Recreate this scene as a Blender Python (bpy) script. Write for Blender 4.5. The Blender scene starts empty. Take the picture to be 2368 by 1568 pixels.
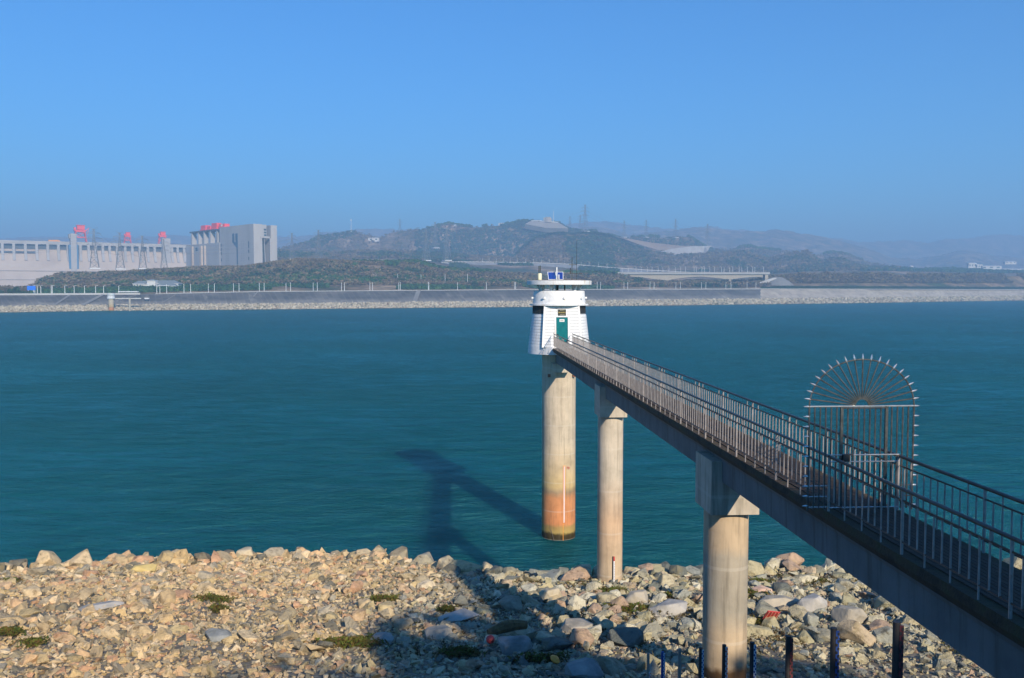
import bpy, bmesh, math, random
import numpy as np
from mathutils import Vector, Matrix
rnd = random.Random(7)
rng = np.random.default_rng(11)
sc = bpy.context.scene
col = sc.collection
F, PITCH, H = 2100.0, 0.0542, 20.0          # focal length and frame in 1/2368 of the picture width

# ---------------------------------------------------------------- camera, sky, sun, exposure
cam = bpy.data.objects.new('camera', bpy.data.cameras.new('camera'))
col.objects.link(cam)
cam.location = (0, 0, H)
cam.rotation_euler = (math.pi / 2 - PITCH, 0, 0)
cam.data.sensor_width = 36
cam.data.lens = F / 2368 * 36
cam.data.clip_start = 0.3
cam.data.clip_end = 40000
sc.camera = cam
SUNV = Vector((0.72, -1.72, 0.95)).normalized()   # towards the sun
world = bpy.data.worlds.new('World'); sc.world = world; world.use_nodes = True
wn = world.node_tree.nodes; wl = world.node_tree.links
bg = wn['Background']; bg.inputs['Strength'].default_value = 0.115
sky = wn.new('ShaderNodeTexSky'); sky.sky_type = 'NISHITA'; sky.sun_disc = False
sky.sun_elevation = math.asin(SUNV.z); sky.sun_rotation = math.atan2(SUNV.x, SUNV.y)
sky.altitude = 100; sky.air_density = 1.0; sky.dust_density = 0.3; sky.ozone_density = 2.5
hs = wn.new('ShaderNodeHueSaturation'); hs.inputs['Saturation'].default_value = 1.22
hs.inputs['Value'].default_value = 1.0
wl.new(sky.outputs[0], hs.inputs['Color']); 
tint_ = wn.new('ShaderNodeMix'); tint_.data_type = 'RGBA'; tint_.blend_type = 'MULTIPLY'; tint_.inputs[0].default_value = 1.0
tint_.inputs[7].default_value = (0.24, 0.80, 1.20, 1)      # the deep azure of this winter sky
wl.new(hs.outputs[0], tint_.inputs[6]); wl.new(tint_.outputs[2], bg.inputs['Color'])
sun = bpy.data.lights.new('sun', 'SUN'); sun.energy = 5.0; sun.angle = math.radians(0.53)
sun.color = (1.0, 0.87, 0.70)
so = bpy.data.objects.new('sun', sun); col.objects.link(so)
so.rotation_euler = SUNV.to_track_quat('Z', 'Y').to_euler()
so.location = (30, -60, 60)
sc.view_settings.view_transform = 'Standard'; sc.view_settings.look = 'None'
sc.view_settings.exposure = 0.30; sc.view_settings.gamma = 1.0; sc.view_settings.use_curve_mapping = False
sc.cycles.max_bounces = 6; sc.cycles.volume_bounces = 1; sc.cycles.use_denoising = True
HAZE_DENS = 3.2e-4
HAZE_COL = (0.37, 0.60, 0.88)

# ---------------------------------------------------------------- helpers
cP, sP = math.cos(PITCH), math.sin(PITCH)
def ray(u, v):
    a = (u - 1184) / F; b = (784 - v) / F
    return np.array([a + 0 * b, cP + b * sP, b * cP - sP])
def at(u, v, Y):
    """the point at depth Y that lies in direction (u, v)"""
    d = ray(u, v); k = Y / d[1]
    return Vector((d[0] * k, Y, H + d[2] * k))
def onz(u, v, z):
    d = ray(u, v); k = (z - H) / d[2]
    return Vector((d[0] * k, d[1] * k, z))
def hz(v, Y):
    b = (784 - np.asarray(v, float)) / F
    return H + Y * (b * cP - sP) / (cP + b * sP)

def tag(o, label=None, cat=None, group=None, kind=None):
    if label: o['label'] = label
    if cat: o['category'] = cat
    if group: o['group'] = group
    if kind: o['kind'] = kind
    return o
def empty(name, loc=(0, 0, 0), rz=0.0, parent=None):
    o = bpy.data.objects.new(name, None); col.objects.link(o)
    o.location = loc; o.rotation_euler = (0, 0, rz); o.empty_display_size = 0.5
    if parent: o.parent = parent
    return o
def link(name, me, parent=None, loc=(0, 0, 0), rot=(0, 0, 0), scale=(1, 1, 1)):
    o = bpy.data.objects.new(name, me); col.objects.link(o)
    o.location = loc; o.rotation_euler = rot; o.scale = scale
    if parent: o.parent = parent
    return o
def copy_tree(o, parent=None):
    c = o.copy(); col.objects.link(c)
    if parent: c.parent = parent
    for ch in list(o.children): copy_tree(ch, c)
    return c

class MB:
    """collects boxes, bars, tubes and prisms and links them as one mesh object"""
    def __init__(s): s.v = []; s.f = []
    def add(s, vs, fs):
        n = len(s.v); s.v += [tuple(p) for p in vs]; s.f += [tuple(i + n for i in f) for f in fs]; return s
    def box(s, c, d, R=None, taper=1.0):
        x, y, z = d[0] / 2, d[1] / 2, d[2] / 2; c = Vector(c)
        P = []
        for k in (-1, 1):
            t = taper if k > 0 else 1.0
            for (i, j) in ((-1, -1), (1, -1), (1, 1), (-1, 1)):
                p = Vector((i * x * t, j * y * t, k * z))
                P.append(c + (R @ p if R is not None else p))
        return s.add(P, [(0, 3, 2, 1), (4, 5, 6, 7), (0, 1, 5, 4), (1, 2, 6, 5), (2, 3, 7, 6), (3, 0, 4, 7)])
    def bar(s, a, b, r, n=6, r2=None, cap=True):
        a = Vector(a); b = Vector(b); d = b - a
        if d.length < 1e-6: return s
        q = d.to_track_quat('Z', 'Y'); r2 = r if r2 is None else r2
        P = []
        for (o, rr) in ((a, r), (b, r2)):
            for i in range(n):
                w = 2 * math.pi * (i + .5) / n
                P.append(o + q @ Vector((rr * math.cos(w), rr * math.sin(w), 0)))
        fs = [(i, (i + 1) % n, n + (i + 1) % n, n + i) for i in range(n)]
        if cap: fs += [tuple(range(n - 1, -1, -1)), tuple(range(n, 2 * n))]
        return s.add(P, fs)
    def lathe(s, prof, n=48, c=(0, 0, 0), a0=0.0, a1=None, closed=True):
        """prof: (r, z) pairs from bottom to top"""
        full = a1 is None; m = n if full else n + 1
        a1 = 2 * math.pi if full else a1
        P = []
        for (r, z) in prof:
            for i in range(m):
                w = a0 + (a1 - a0) * i / n if not full else 2 * math.pi * i / n
                P.append((c[0] + r * math.cos(w), c[1] + r * math.sin(w), c[2] + z))
        fs = []
        for k in range(len(prof) - 1):
            for i in range(n):
                j = (i + 1) % m
                fs.append((k * m + i, k * m + j, (k + 1) * m + j, (k + 1) * m + i))
        if closed and full:
            fs.append(tuple(range(n - 1, -1, -1))); L = (len(prof) - 1) * m
            fs.append(tuple(range(L, L + n)))
        return s.add(P, fs)
    def prism(s, pts, lo, hi, axis=1):
        """2-D outline in the other two axes, extruded along axis"""
        n = len(pts); P = []
        for h in (lo, hi):
            for (p, q) in pts:
                P.append({0: (h, p, q), 1: (p, h, q), 2: (p, q, h)}[axis])
        fs = [tuple(range(n)), tuple(range(2 * n - 1, n - 1, -1))]
        fs += [(i, n + i, n + (i + 1) % n, (i + 1) % n) for i in range(n)]
        return s.add(P, fs)
    def mesh(s, name, mat, smooth=False):
        me = bpy.data.meshes.new(name); me.from_pydata(s.v, [], s.f)
        bm = bmesh.new(); bm.from_mesh(me); bmesh.ops.recalc_face_normals(bm, faces=bm.faces); bm.to_mesh(me); bm.free()
        if mat: me.materials.append(mat)
        if smooth:
            me.shade_smooth()
            try: me.set_sharp_from_angle(angle=math.radians(38))
            except Exception: pass
        else: me.shade_flat()
        return me
    def build(s, name, mat, parent=None, smooth=False, loc=(0, 0, 0), rot=(0, 0, 0)):
        return link(name, s.mesh(name, mat, smooth), parent, loc, rot)

def mesh_np(name, V, Fc, mat, smooth=False):
    me = bpy.data.meshes.new(name); n = len(V); m, k = Fc.shape
    me.vertices.add(n); me.vertices.foreach_set('co', np.ascontiguousarray(V, dtype=np.float32).ravel())
    me.loops.add(m * k); me.loops.foreach_set('vertex_index', np.ascontiguousarray(Fc, dtype=np.int32).ravel())
    me.polygons.add(m); me.polygons.foreach_set('loop_start', np.arange(0, m * k, k, dtype=np.int32))
    try: me.polygons.foreach_set('loop_total', np.full(m, k, dtype=np.int32))
    except Exception: pass
    me.update(calc_edges=True); me.validate()
    if mat: me.materials.append(mat)
    if smooth: me.shade_smooth()
    else: me.shade_flat()
    return me

# value noise
_T = rng.random((256, 256))
def vnoise(x, y):
    xi = np.floor(x).astype(int); yi = np.floor(y).astype(int)
    fx = x - xi; fy = y - yi; fx = fx * fx * (3 - 2 * fx); fy = fy * fy * (3 - 2 * fy)
    g = lambda i, j: _T[i % 256, j % 256]
    return (g(xi, yi) * (1 - fx) + g(xi + 1, yi) * fx) * (1 - fy) + (g(xi, yi + 1) * (1 - fx) + g(xi + 1, yi + 1) * fx) * fy
def fbm(x, y, o=4):
    s = 0; a = 1; t = 0
    for k in range(o):
        s = s + a * (vnoise(x * 2 ** k + 17 * k, y * 2 ** k + 31 * k) - .5); t += a; a *= .5
    return s / t * 2

# ---------------------------------------------------------------- materials
def nodes(name):
    m = bpy.data.materials.new(name); m.use_nodes = True
    N = m.node_tree.nodes; L = m.node_tree.links
    return m, N, L, N['Principled BSDF']
def ramp(N, stops, interp='LINEAR'):
    r = N.new('ShaderNodeValToRGB'); r.color_ramp.interpolation = interp
    e = r.color_ramp.elements
    while len(e) < len(stops): e.new(0.5)
    for i, (p, c) in enumerate(stops):
        e[i].position = p; e[i].color = (*c, 1)
    return r
def noise(N, L, vec, scale, detail=6, rough=.6, mapscale=None):
    t = N.new('ShaderNodeTexNoise'); t.inputs['Scale'].default_value = scale
    t.inputs['Detail'].default_value = detail; t.inputs['Roughness'].default_value = rough
    if mapscale:
        mp = N.new('ShaderNodeMapping'); mp.inputs['Scale'].default_value = mapscale
        L.new(vec, mp.inputs['Vector']); vec = mp.outputs[0]
    L.new(vec, t.inputs['Vector']); return t
def mix(N, L, fac, a, b, mode='MIX'):
    m = N.new('ShaderNodeMix'); m.data_type = 'RGBA'; m.blend_type = mode
    if isinstance(fac, float): m.inputs[0].default_value = fac
    else: L.new(fac, m.inputs[0])
    for (s, x) in ((6, a), (7, b)):
        if isinstance(x, tuple): m.inputs[s].default_value = (*x, 1)
        else: L.new(x, m.inputs[s])
    return m.outputs[2]
def simple(name, cols, scale=2.0, rough=.8, bump=.0, bscale=None, metal=0.0, mapscale=None, coord='Object', spec=None):
    m, N, L, P = nodes(name)
    tc = N.new('ShaderNodeTexCoord')
    if coord == 'World':
        g = N.new('ShaderNodeNewGeometry'); vec = g.outputs['Position']
    else: vec = tc.outputs[coord]
    n = noise(N, L, vec, scale, mapscale=mapscale)
    k = len(cols)
    r = ramp(N, [(0.30 + 0.4 * i / max(1, k - 1), c) for i, c in enumerate(cols)])
    L.new(n.outputs['Fac'], r.inputs[0]); L.new(r.outputs[0], P.inputs['Base Color'])
    P.inputs['Roughness'].default_value = rough; P.inputs['Metallic'].default_value = metal
    if spec is not None: P.inputs['Specular IOR Level'].default_value = spec
    if bump:
        n2 = noise(N, L, vec, bscale or scale * 4, 8)
        b = N.new('ShaderNodeBump'); b.inputs['Strength'].default_value = bump; b.inputs['Distance'].default_value = .05
        L.new(n2.outputs['Fac'], b.inputs['Height']); L.new(b.outputs[0], P.inputs['Normal'])
    return m

def stone_mat(name, warm=True, scale=3.0):
    m, N, L, P = nodes(name)
    g = N.new('ShaderNodeNewGeometry'); oi = N.new('ShaderNodeObjectInfo'); tc = N.new('ShaderNodeTexCoord')
    ad = N.new('ShaderNodeMath'); ad.operation = 'ADD'; L.new(g.outputs['Random Per Island'], ad.inputs[0]); L.new(oi.outputs['Random'], ad.inputs[1])
    fr = N.new('ShaderNodeMath'); fr.operation = 'FRACT'; L.new(ad.outputs[0], fr.inputs[0])
    cs = [(.46, .40, .29), (.58, .52, .40), (.30, .29, .25), (.54, .43, .32), (.40, .37, .30), (.17, .18, .17), (.58, .50, .36), (.43, .39, .27), (.64, .59, .49), (.48, .34, .26), (.38, .38, .35), (.52, .45, .30)]
    if not warm: cs = [(.46, .41, .32), (.52, .47, .38), (.27, .25, .21), (.45, .39, .30), (.56, .51, .42), (.39, .35, .27)]
    r = ramp(N, [(i / len(cs), c) for i, c in enumerate(cs)], 'CONSTANT'); L.new(fr.outputs[0], r.inputs[0])
    n = noise(N, L, g.outputs['Position'], scale, 8, .65)
    r2 = ramp(N, [(.30, (.32, .28, .22)), (.44, (.98, .95, .90)), (.70, (1.36, 1.31, 1.18))]); L.new(n.outputs['Fac'], r2.inputs[0])
    c = mix(N, L, 1.0, r.outputs[0], r2.outputs[0], 'MULTIPLY')
    n3 = noise(N, L, g.outputs['Position'], scale * .45, 4)
    r3 = ramp(N, [(.55, (0, 0, 0)), (.68, (1, 1, 1))]); L.new(n3.outputs['Fac'], r3.inputs[0])
    sc3 = N.new('ShaderNodeMath'); sc3.operation = 'MULTIPLY'; L.new(r3.outputs[0], sc3.inputs[0]); sc3.inputs[1].default_value = .4
    c = mix(N, L, sc3.outputs[0], c, (.30, .23, .10))
    # large colour zones of the bank: warmer gravel to the left and along the crest, greyer to the right
    zx = N.new('ShaderNodeSeparateXYZ'); L.new(g.outputs['Position'], zx.inputs[0])
    mr = N.new('ShaderNodeMapRange'); L.new(zx.outputs['X'], mr.inputs[0]); mr.inputs[1].default_value = -8; mr.inputs[2].default_value = 6
    n4 = noise(N, L, g.outputs['Position'], .16, 2)
    sm = N.new('ShaderNodeMath'); sm.operation = 'MULTIPLY_ADD'; L.new(n4.outputs['Fac'], sm.inputs[0]); sm.inputs[1].default_value = .8; L.new(mr.outputs[0], sm.inputs[2])
    r4 = ramp(N, [(.3, (1.13, .97, .77)), (.9, (.92, .95, .90))]); L.new(sm.outputs[0], r4.inputs[0])
    if warm: c = mix(N, L, 1.0, c, r4.outputs[0], 'MULTIPLY')
    # wet, algae-dark stone at the waterline
    wz = N.new('ShaderNodeMapRange'); L.new(zx.outputs['Z'], wz.inputs[0]); wz.inputs[1].default_value = .15; wz.inputs[2].default_value = .55; wz.inputs[3].default_value = .8; wz.inputs[4].default_value = 0
    c = mix(N, L, wz.outputs[0], c, (.05, .045, .03))
    L.new(c, P.inputs['Base Color']); P.inputs['Roughness'].default_value = .9
    P.inputs['Specular IOR Level'].default_value = .25
    nb = noise(N, L, g.outputs['Position'], scale * 3, 10, .7)
    b = N.new('ShaderNodeBump'); b.inputs['Strength'].default_value = .9; b.inputs['Distance'].default_value = .16
    L.new(nb.outputs['Fac'], b.inputs['Height']); L.new(b.outputs[0], P.inputs['Normal'])
    return m

def concrete(name, base=(.46, .40, .31), bands=None, streak=.5, dark=(.10, .085, .06)):
    """cast concrete: cloudy tone, run-down streaks, formwork seams, optional tide bands (z, colour)"""
    m, N, L, P = nodes(name)
    g = N.new('ShaderNodeNewGeometry'); pos = g.outputs['Position']
    n = noise(N, L, pos, .9, 6)
    r = ramp(N, [(.3, tuple(x * .78 for x in base)), (.5, base), (.7, tuple(min(1, x * 1.15) for x in base))])
    L.new(n.outputs['Fac'], r.inputs[0]); c = r.outputs[0]
    sx = N.new('ShaderNodeSeparateXYZ'); L.new(pos, sx.inputs[0])
    if bands:
        nz = noise(N, L, pos, 1.2, 4)
        ma = N.new('ShaderNodeMath'); ma.operation = 'MULTIPLY_ADD'; L.new(nz.outputs['Fac'], ma.inputs[0]); ma.inputs[1].default_value = .6; L.new(sx.outputs['Z'], ma.inputs[2])
        z0, z1 = bands[0][0], bands[-1][0]
        mr = N.new('ShaderNodeMapRange'); L.new(ma.outputs[0], mr.inputs[0]); mr.inputs[1].default_value = z0 + .3; mr.inputs[2].default_value = z1 + .3
        rb = ramp(N, [((z - z0) / (z1 - z0), cc) for z, cc in bands]); L.new(mr.outputs[0], rb.inputs[0])
        c = mix(N, L, 1.0, c, rb.outputs[0], 'MULTIPLY')
    ns = noise(N, L, pos, 1.0, 7, .65, mapscale=(5, 5, .35))
    rs = ramp(N, [(.50, (0, 0, 0)), (.66, (1, 1, 1))]); L.new(ns.outputs['Fac'], rs.inputs[0])
    mm = N.new('ShaderNodeMath'); mm.operation = 'MULTIPLY'; L.new(rs.outputs[0], mm.inputs[0]); mm.inputs[1].default_value = streak
    c = mix(N, L, mm.outputs[0], c, dark)
    # pour joints
    w = N.new('ShaderNodeMath'); w.operation = 'PINGPONG'; L.new(sx.outputs['Z'], w.inputs[0]); w.inputs[1].default_value = 1.15
    lt = N.new('ShaderNodeMath'); lt.operation = 'LESS_THAN'; L.new(w.outputs[0], lt.inputs[0]); lt.inputs[1].default_value = .05
    lm = N.new('ShaderNodeMath'); lm.operation = 'MULTIPLY'; L.new(lt.outputs[0], lm.inputs[0]); lm.inputs[1].default_value = .2
    c = mix(N, L, lm.outputs[0], c, (.6, .55, .46))
    L.new(c, P.inputs['Base Color']); P.inputs['Roughness'].default_value = .88; P.inputs['Specular IOR Level'].default_value = .2
    nb = noise(N, L, pos, 9, 8)
    b = N.new('ShaderNodeBump'); b.inputs['Strength'].default_value = .25; b.inputs['Distance'].default_value = .03
    L.new(nb.outputs['Fac'], b.inputs['Height']); L.new(b.outputs[0], P.inputs['Normal'])
    return m

def white_mat():
    m, N, L, P = nodes('white_paint'); tc = N.new('ShaderNodeNewGeometry'); pos = tc.outputs['Position']
    ns = noise(N, L, pos, 1.0, 6, .6, mapscale=(3.2, 3.2, .5))
    rs = ramp(N, [(.57, (0, 0, 0)), (.70, (1, 1, 1))]); L.new(ns.outputs['Fac'], rs.inputs[0])
    mm = N.new('ShaderNodeMath'); mm.operation = 'MULTIPLY'; L.new(rs.outputs[0], mm.inputs[0]); mm.inputs[1].default_value = .55
    c = mix(N, L, mm.outputs[0], (.71, .71, .71), (.48, .34, .22))
    n2 = noise(N, L, pos, 5, 8)
    r2 = ramp(N, [(.3, (.82, .82, .82)), (.6, (1, 1, 1))]); L.new(n2.outputs['Fac'], r2.inputs[0])
    c = mix(N, L, 1.0, c, r2.outputs[0], 'MULTIPLY')
    L.new(c, P.inputs['Base Color']); P.inputs['Roughness'].default_value = .6; return m

def metal_mat(name, col1, col2, rough=.45, metal=.6, rust=.3, scale=3):
    m, N, L, P = nodes(name); g = N.new('ShaderNodeNewGeometry'); pos = g.outputs['Position']
    oi = N.new('ShaderNodeObjectInfo')
    n = noise(N, L, pos, scale, 6)
    r = ramp(N, [(.35, col1), (.65, col2)]); L.new(n.outputs['Fac'], r.inputs[0])
    nr = noise(N, L, pos, scale * 2.3, 6)
    rr = ramp(N, [(.58, (0, 0, 0)), (.68, (1, 1, 1))]); L.new(nr.outputs['Fac'], rr.inputs[0])
    mm = N.new('ShaderNodeMath'); mm.operation = 'MULTIPLY'; L.new(rr.outputs[0], mm.inputs[0]); mm.inputs[1].default_value = rust
    c = mix(N, L, mm.outputs[0], r.outputs[0], (.25, .11, .04))
    L.new(c, P.inputs['Base Color']); P.inputs['Roughness'].default_value = rough; P.inputs['Metallic'].default_value = metal
    return m

def water_mat():
    m, N, L, P = nodes('river_water'); N.remove(P)
    g = N.new('ShaderNodeNewGeometry'); pos = g.outputs['Position']
    n0 = noise(N, L, pos, .018, 4, .55, mapscale=(1, .45, 1))
    r0 = ramp(N, [(.3, (.0003, .064, .070)), (.7, (.0005, .086, .096))]); L.new(n0.outputs['Fac'], r0.inputs[0])
    # wind ripples: crossing trains of short waves, gust patches, longer swell
    a = noise(N, L, pos, .95, 5, .6, mapscale=(.8, 1.5, 1)); b = noise(N, L, pos, .30, 3, .5, mapscale=(.7, 1.3, 1))
    gst = noise(N, L, pos, .014, 6, .66, mapscale=(.6, 1.5, 1))
    rg = ramp(N, [(.38, (.35, .35, .35)), (.62, (1, 1, 1))]); L.new(gst.outputs['Fac'], rg.inputs[0])
    ma = N.new('ShaderNodeMath'); ma.operation = 'MULTIPLY'; L.new(a.outputs['Fac'], ma.inputs[0]); L.new(rg.outputs[0], ma.inputs[1])
    mb = N.new('ShaderNodeMath'); mb.operation = 'MULTIPLY_ADD'; L.new(b.outputs['Fac'], mb.inputs[0]); mb.inputs[1].default_value = 1.2; L.new(ma.outputs[0], mb.inputs[2])
    bp = N.new('ShaderNodeBump'); bp.inputs['Strength'].default_value = 1.0; bp.inputs['Distance'].default_value = 2.2
    L.new(mb.outputs[0], bp.inputs['Height'])
    d = N.new('ShaderNodeSubsurfaceScattering'); d.falloff = 'BURLEY'; d.inputs['Scale'].default_value = 1.0; d.inputs['Radius'].default_value = (3.0, 5.5, 5.5)   # turbid water blurs the shadows in it
    L.new(r0.outputs[0], d.inputs['Color']); L.new(bp.outputs[0], d.inputs['Normal'])
    gl = N.new('ShaderNodeBsdfGlossy'); gl.inputs['Roughness'].default_value = .20; gl.inputs['Color'].default_value = (.32, .95, 1, 1); L.new(bp.outputs[0], gl.inputs['Normal'])
    fr = N.new('ShaderNodeFresnel'); fr.inputs['IOR'].default_value = 1.33; L.new(bp.outputs[0], fr.inputs['Normal'])
    k = N.new('ShaderNodeMath'); k.operation = 'MULTIPLY'; L.new(fr.outputs[0], k.inputs[0]); k.inputs[1].default_value = 1.0   # steep ripples turn much of the surface away from the low sky
    d2 = N.new('ShaderNodeBsdfDiffuse'); L.new(r0.outputs[0], d2.inputs['Color']); L.new(bp.outputs[0], d2.inputs['Normal'])
    md = N.new('ShaderNodeMixShader'); md.inputs[0].default_value = .30; L.new(d.outputs[0], md.inputs[1]); L.new(d2.outputs[0], md.inputs[2])
    pt = noise(N, L, pos, .20, 10, .80, mapscale=(.6, 1.35, 1)); pm = N.new('ShaderNodeMapRange'); L.new(pt.outputs['Fac'], pm.inputs[0])
    pm.inputs[1].default_value = .36; pm.inputs[2].default_value = .64; pm.inputs[3].default_value = .5; pm.inputs[4].default_value = 1.45
    kk = N.new('ShaderNodeMath'); kk.operation = 'MULTIPLY'; kk.use_clamp = True; L.new(k.outputs[0], kk.inputs[0]); L.new(pm.outputs[0], kk.inputs[1]); k = kk
    mx = N.new('ShaderNodeMixShader'); L.new(k.outputs[0], mx.inputs[0]); L.new(md.outputs[0], mx.inputs[1]); L.new(gl.outputs[0], mx.inputs[2])
    L.new(mx.outputs[0], N['Material Output'].inputs['Surface'])
    return m

M = {}
M['water'] = water_mat()
M['stone'] = stone_mat('riprap_stone')
M['far_stone'] = stone_mat('far_riprap_stone', warm=False, scale=.8)
M['gravel'] = simple('gravel', [(.08, .065, .045), (.20, .165, .115), (.30, .26, .19)], 4, .95, .9, 9, coord='World')
M['concrete'] = concrete('weathered_concrete')
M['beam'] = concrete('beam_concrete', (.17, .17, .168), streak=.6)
M['pier'] = concrete('pier_concrete', (.50, .415, .305), bands=[(0.0, (.05, .045, .02)), (.42, (.10, .08, .03)), (.62, (.72, .60, .26)), (1.05, (.66, .50, .24)), (1.3, (1.06, .50, .27)), (3.4, (1.06, .56, .33)), (3.9, (.62, .52, .42)), (4.3, (1.0, .86, .55)), (6.0, (1.02, .94, .80)), (8.0, (1, 1, 1))], streak=.35)
M['pier2'] = concrete('dry_pier_concrete', (.50, .43, .33), bands=[(3.6, (.75, .48, .30)), (4.6, (.95, .86, .74)), (7.5, (1.0, .80, .66)), (10., (1, 1, 1))], streak=.3)
M['pier3'] = concrete('inner_pier_concrete', (.46, .40, .31), bands=[(7.6, (.10, .06, .03)), (8.25, (.25, .16, .09)), (8.45, (.95, .82, .66)), (9.5, (.98, .88, .76)), (10.2, (.72, .74, .74)), (11.8, (.78, .78, .76)), (12.2, (1.0, .88, .74)), (13.5, (1.02, .88, .72))], streak=.5)
M['white'] = white_mat()
M['slab'] = simple('mossy_slab', [(.018, .012, .006), (.060, .038, .018), (.05, .046, .014)], 2.2, .95, .5, 14, coord='World')
M['board'] = simple('walkway_board', [(.035, .022, .014), (.075, .048, .028)], 3, .9, .4, 20, coord='World')
M['baluster'] = metal_mat('baluster_paint', (.26, .235, .22), (.38, .34, .315), .45, .25, .45, 5)
M['rail'] = metal_mat('handrail_paint', (.035, .028, .024), (.07, .055, .045), .4, .3, .4, 4)
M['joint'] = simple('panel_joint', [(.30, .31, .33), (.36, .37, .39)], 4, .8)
M['steel'] = metal_mat('stainless_steel', (.085, .085, .08), (.16, .165, .16), .25, .55, .02, 8)
M['bright_steel'] = metal_mat('bright_steel', (.55, .55, .54), (.7, .7, .68), .25, .7, .08, 8)
M['teal'] = simple('teal_door_paint', [(.004, .11, .125), (.008, .155, .165)], 3, .8, .1, coord='Object', spec=.1)
M['dark'] = simple('dark_louvre', [(.010, .012, .012), (.035, .036, .034)], 6, .6)
M['black'] = simple('black_paint', [(.012, .012, .012), (.03, .03, .03)], 5, .5)
M['gold'] = simple('gold_letter', [(.55, .40, .08), (.65, .50, .14)], 5, .4)
M['cream'] = simple('cream_paint', [(.62, .58, .38), (.72, .68, .48)], 3, .5)
M['solar'] = None
M['orange'] = simple('orange_paint', [(.75, .27, .03), (.85, .35, .05)], 3, .6)
M['red'] = simple('red_paint', [(.42, .03, .03), (.55, .06, .05)], 3, .55)
M['crane_red'] = simple('crane_red_paint', [(.80, .06, .07), (.95, .10, .10)], .05, .5)
M['blue'] = simple('blue_paint', [(.015, .05, .20), (.025, .08, .30)], 3, .5)
M['maroon'] = simple('maroon_paint', [(.09, .015, .02), (.16, .03, .035)], 3, .55)
M['darkpole'] = simple('dark_pole', [(.014, .013, .013), (.04, .036, .033)], 4, .55)
M['greypole'] = simple('grey_pole', [(.20, .18, .15), (.30, .27, .22)], 4, .7)
M['whiteplate'] = simple('white_plate', [(.70, .70, .70), (.8, .8, .8)], 4, .5)
M['lamp'] = simple('lamp_post_paint', [(.74, .74, .72), (.82, .82, .80)], 3, .5)
M['damface'] = simple('dam_concrete', [(.44, .355, .285), (.53, .435, .35), (.58, .48, .39)], .02, .9, coord='World', mapscale=(1, 1, .5))
M['damdark'] = simple('dam_shaded_concrete', [(.07, .085, .10), (.11, .13, .15)], .05, .9, coord='World')  # shade of the recess under the crest, put into a dark bluish colour
M['lift'] = simple('lift_concrete', [(.36, .35, .33), (.44, .42, .40), (.47, .45, .43)], .03, .9, coord='World', mapscale=(1, 1, .3))
M['glass'] = simple('dark_glass', [(.02, .05, .08), (.04, .09, .13)], .1, .25, coord='World')
M['pylon'] = simple('pylon_steel', [(.16, .17, .18), (.24, .25, .26)], .2, .6)
M['road'] = simple('road_concrete', [(.45, .43, .40), (.55, .53, .50)], .05, .9, coord='World')
M['ramp'] = simple('ramp_concrete', [(.20, .19, .175), (.28, .265, .24)], .05, .95, coord='World')
M['roof'] = simple('grey_roof', [(.16, .19, .20), (.22, .25, .26)], .5, .8)
M['wall'] = simple('house_wall', [(.62, .60, .56), (.72, .70, .66)], .5, .8)
M['bark'] = simple('bark', [(.06, .045, .03), (.12, .09, .06)], 3, .95)
M['wood'] = simple('wet_driftwood', [(.06, .035, .012), (.18, .12, .04)], 5, .8, .5, 14)

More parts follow.
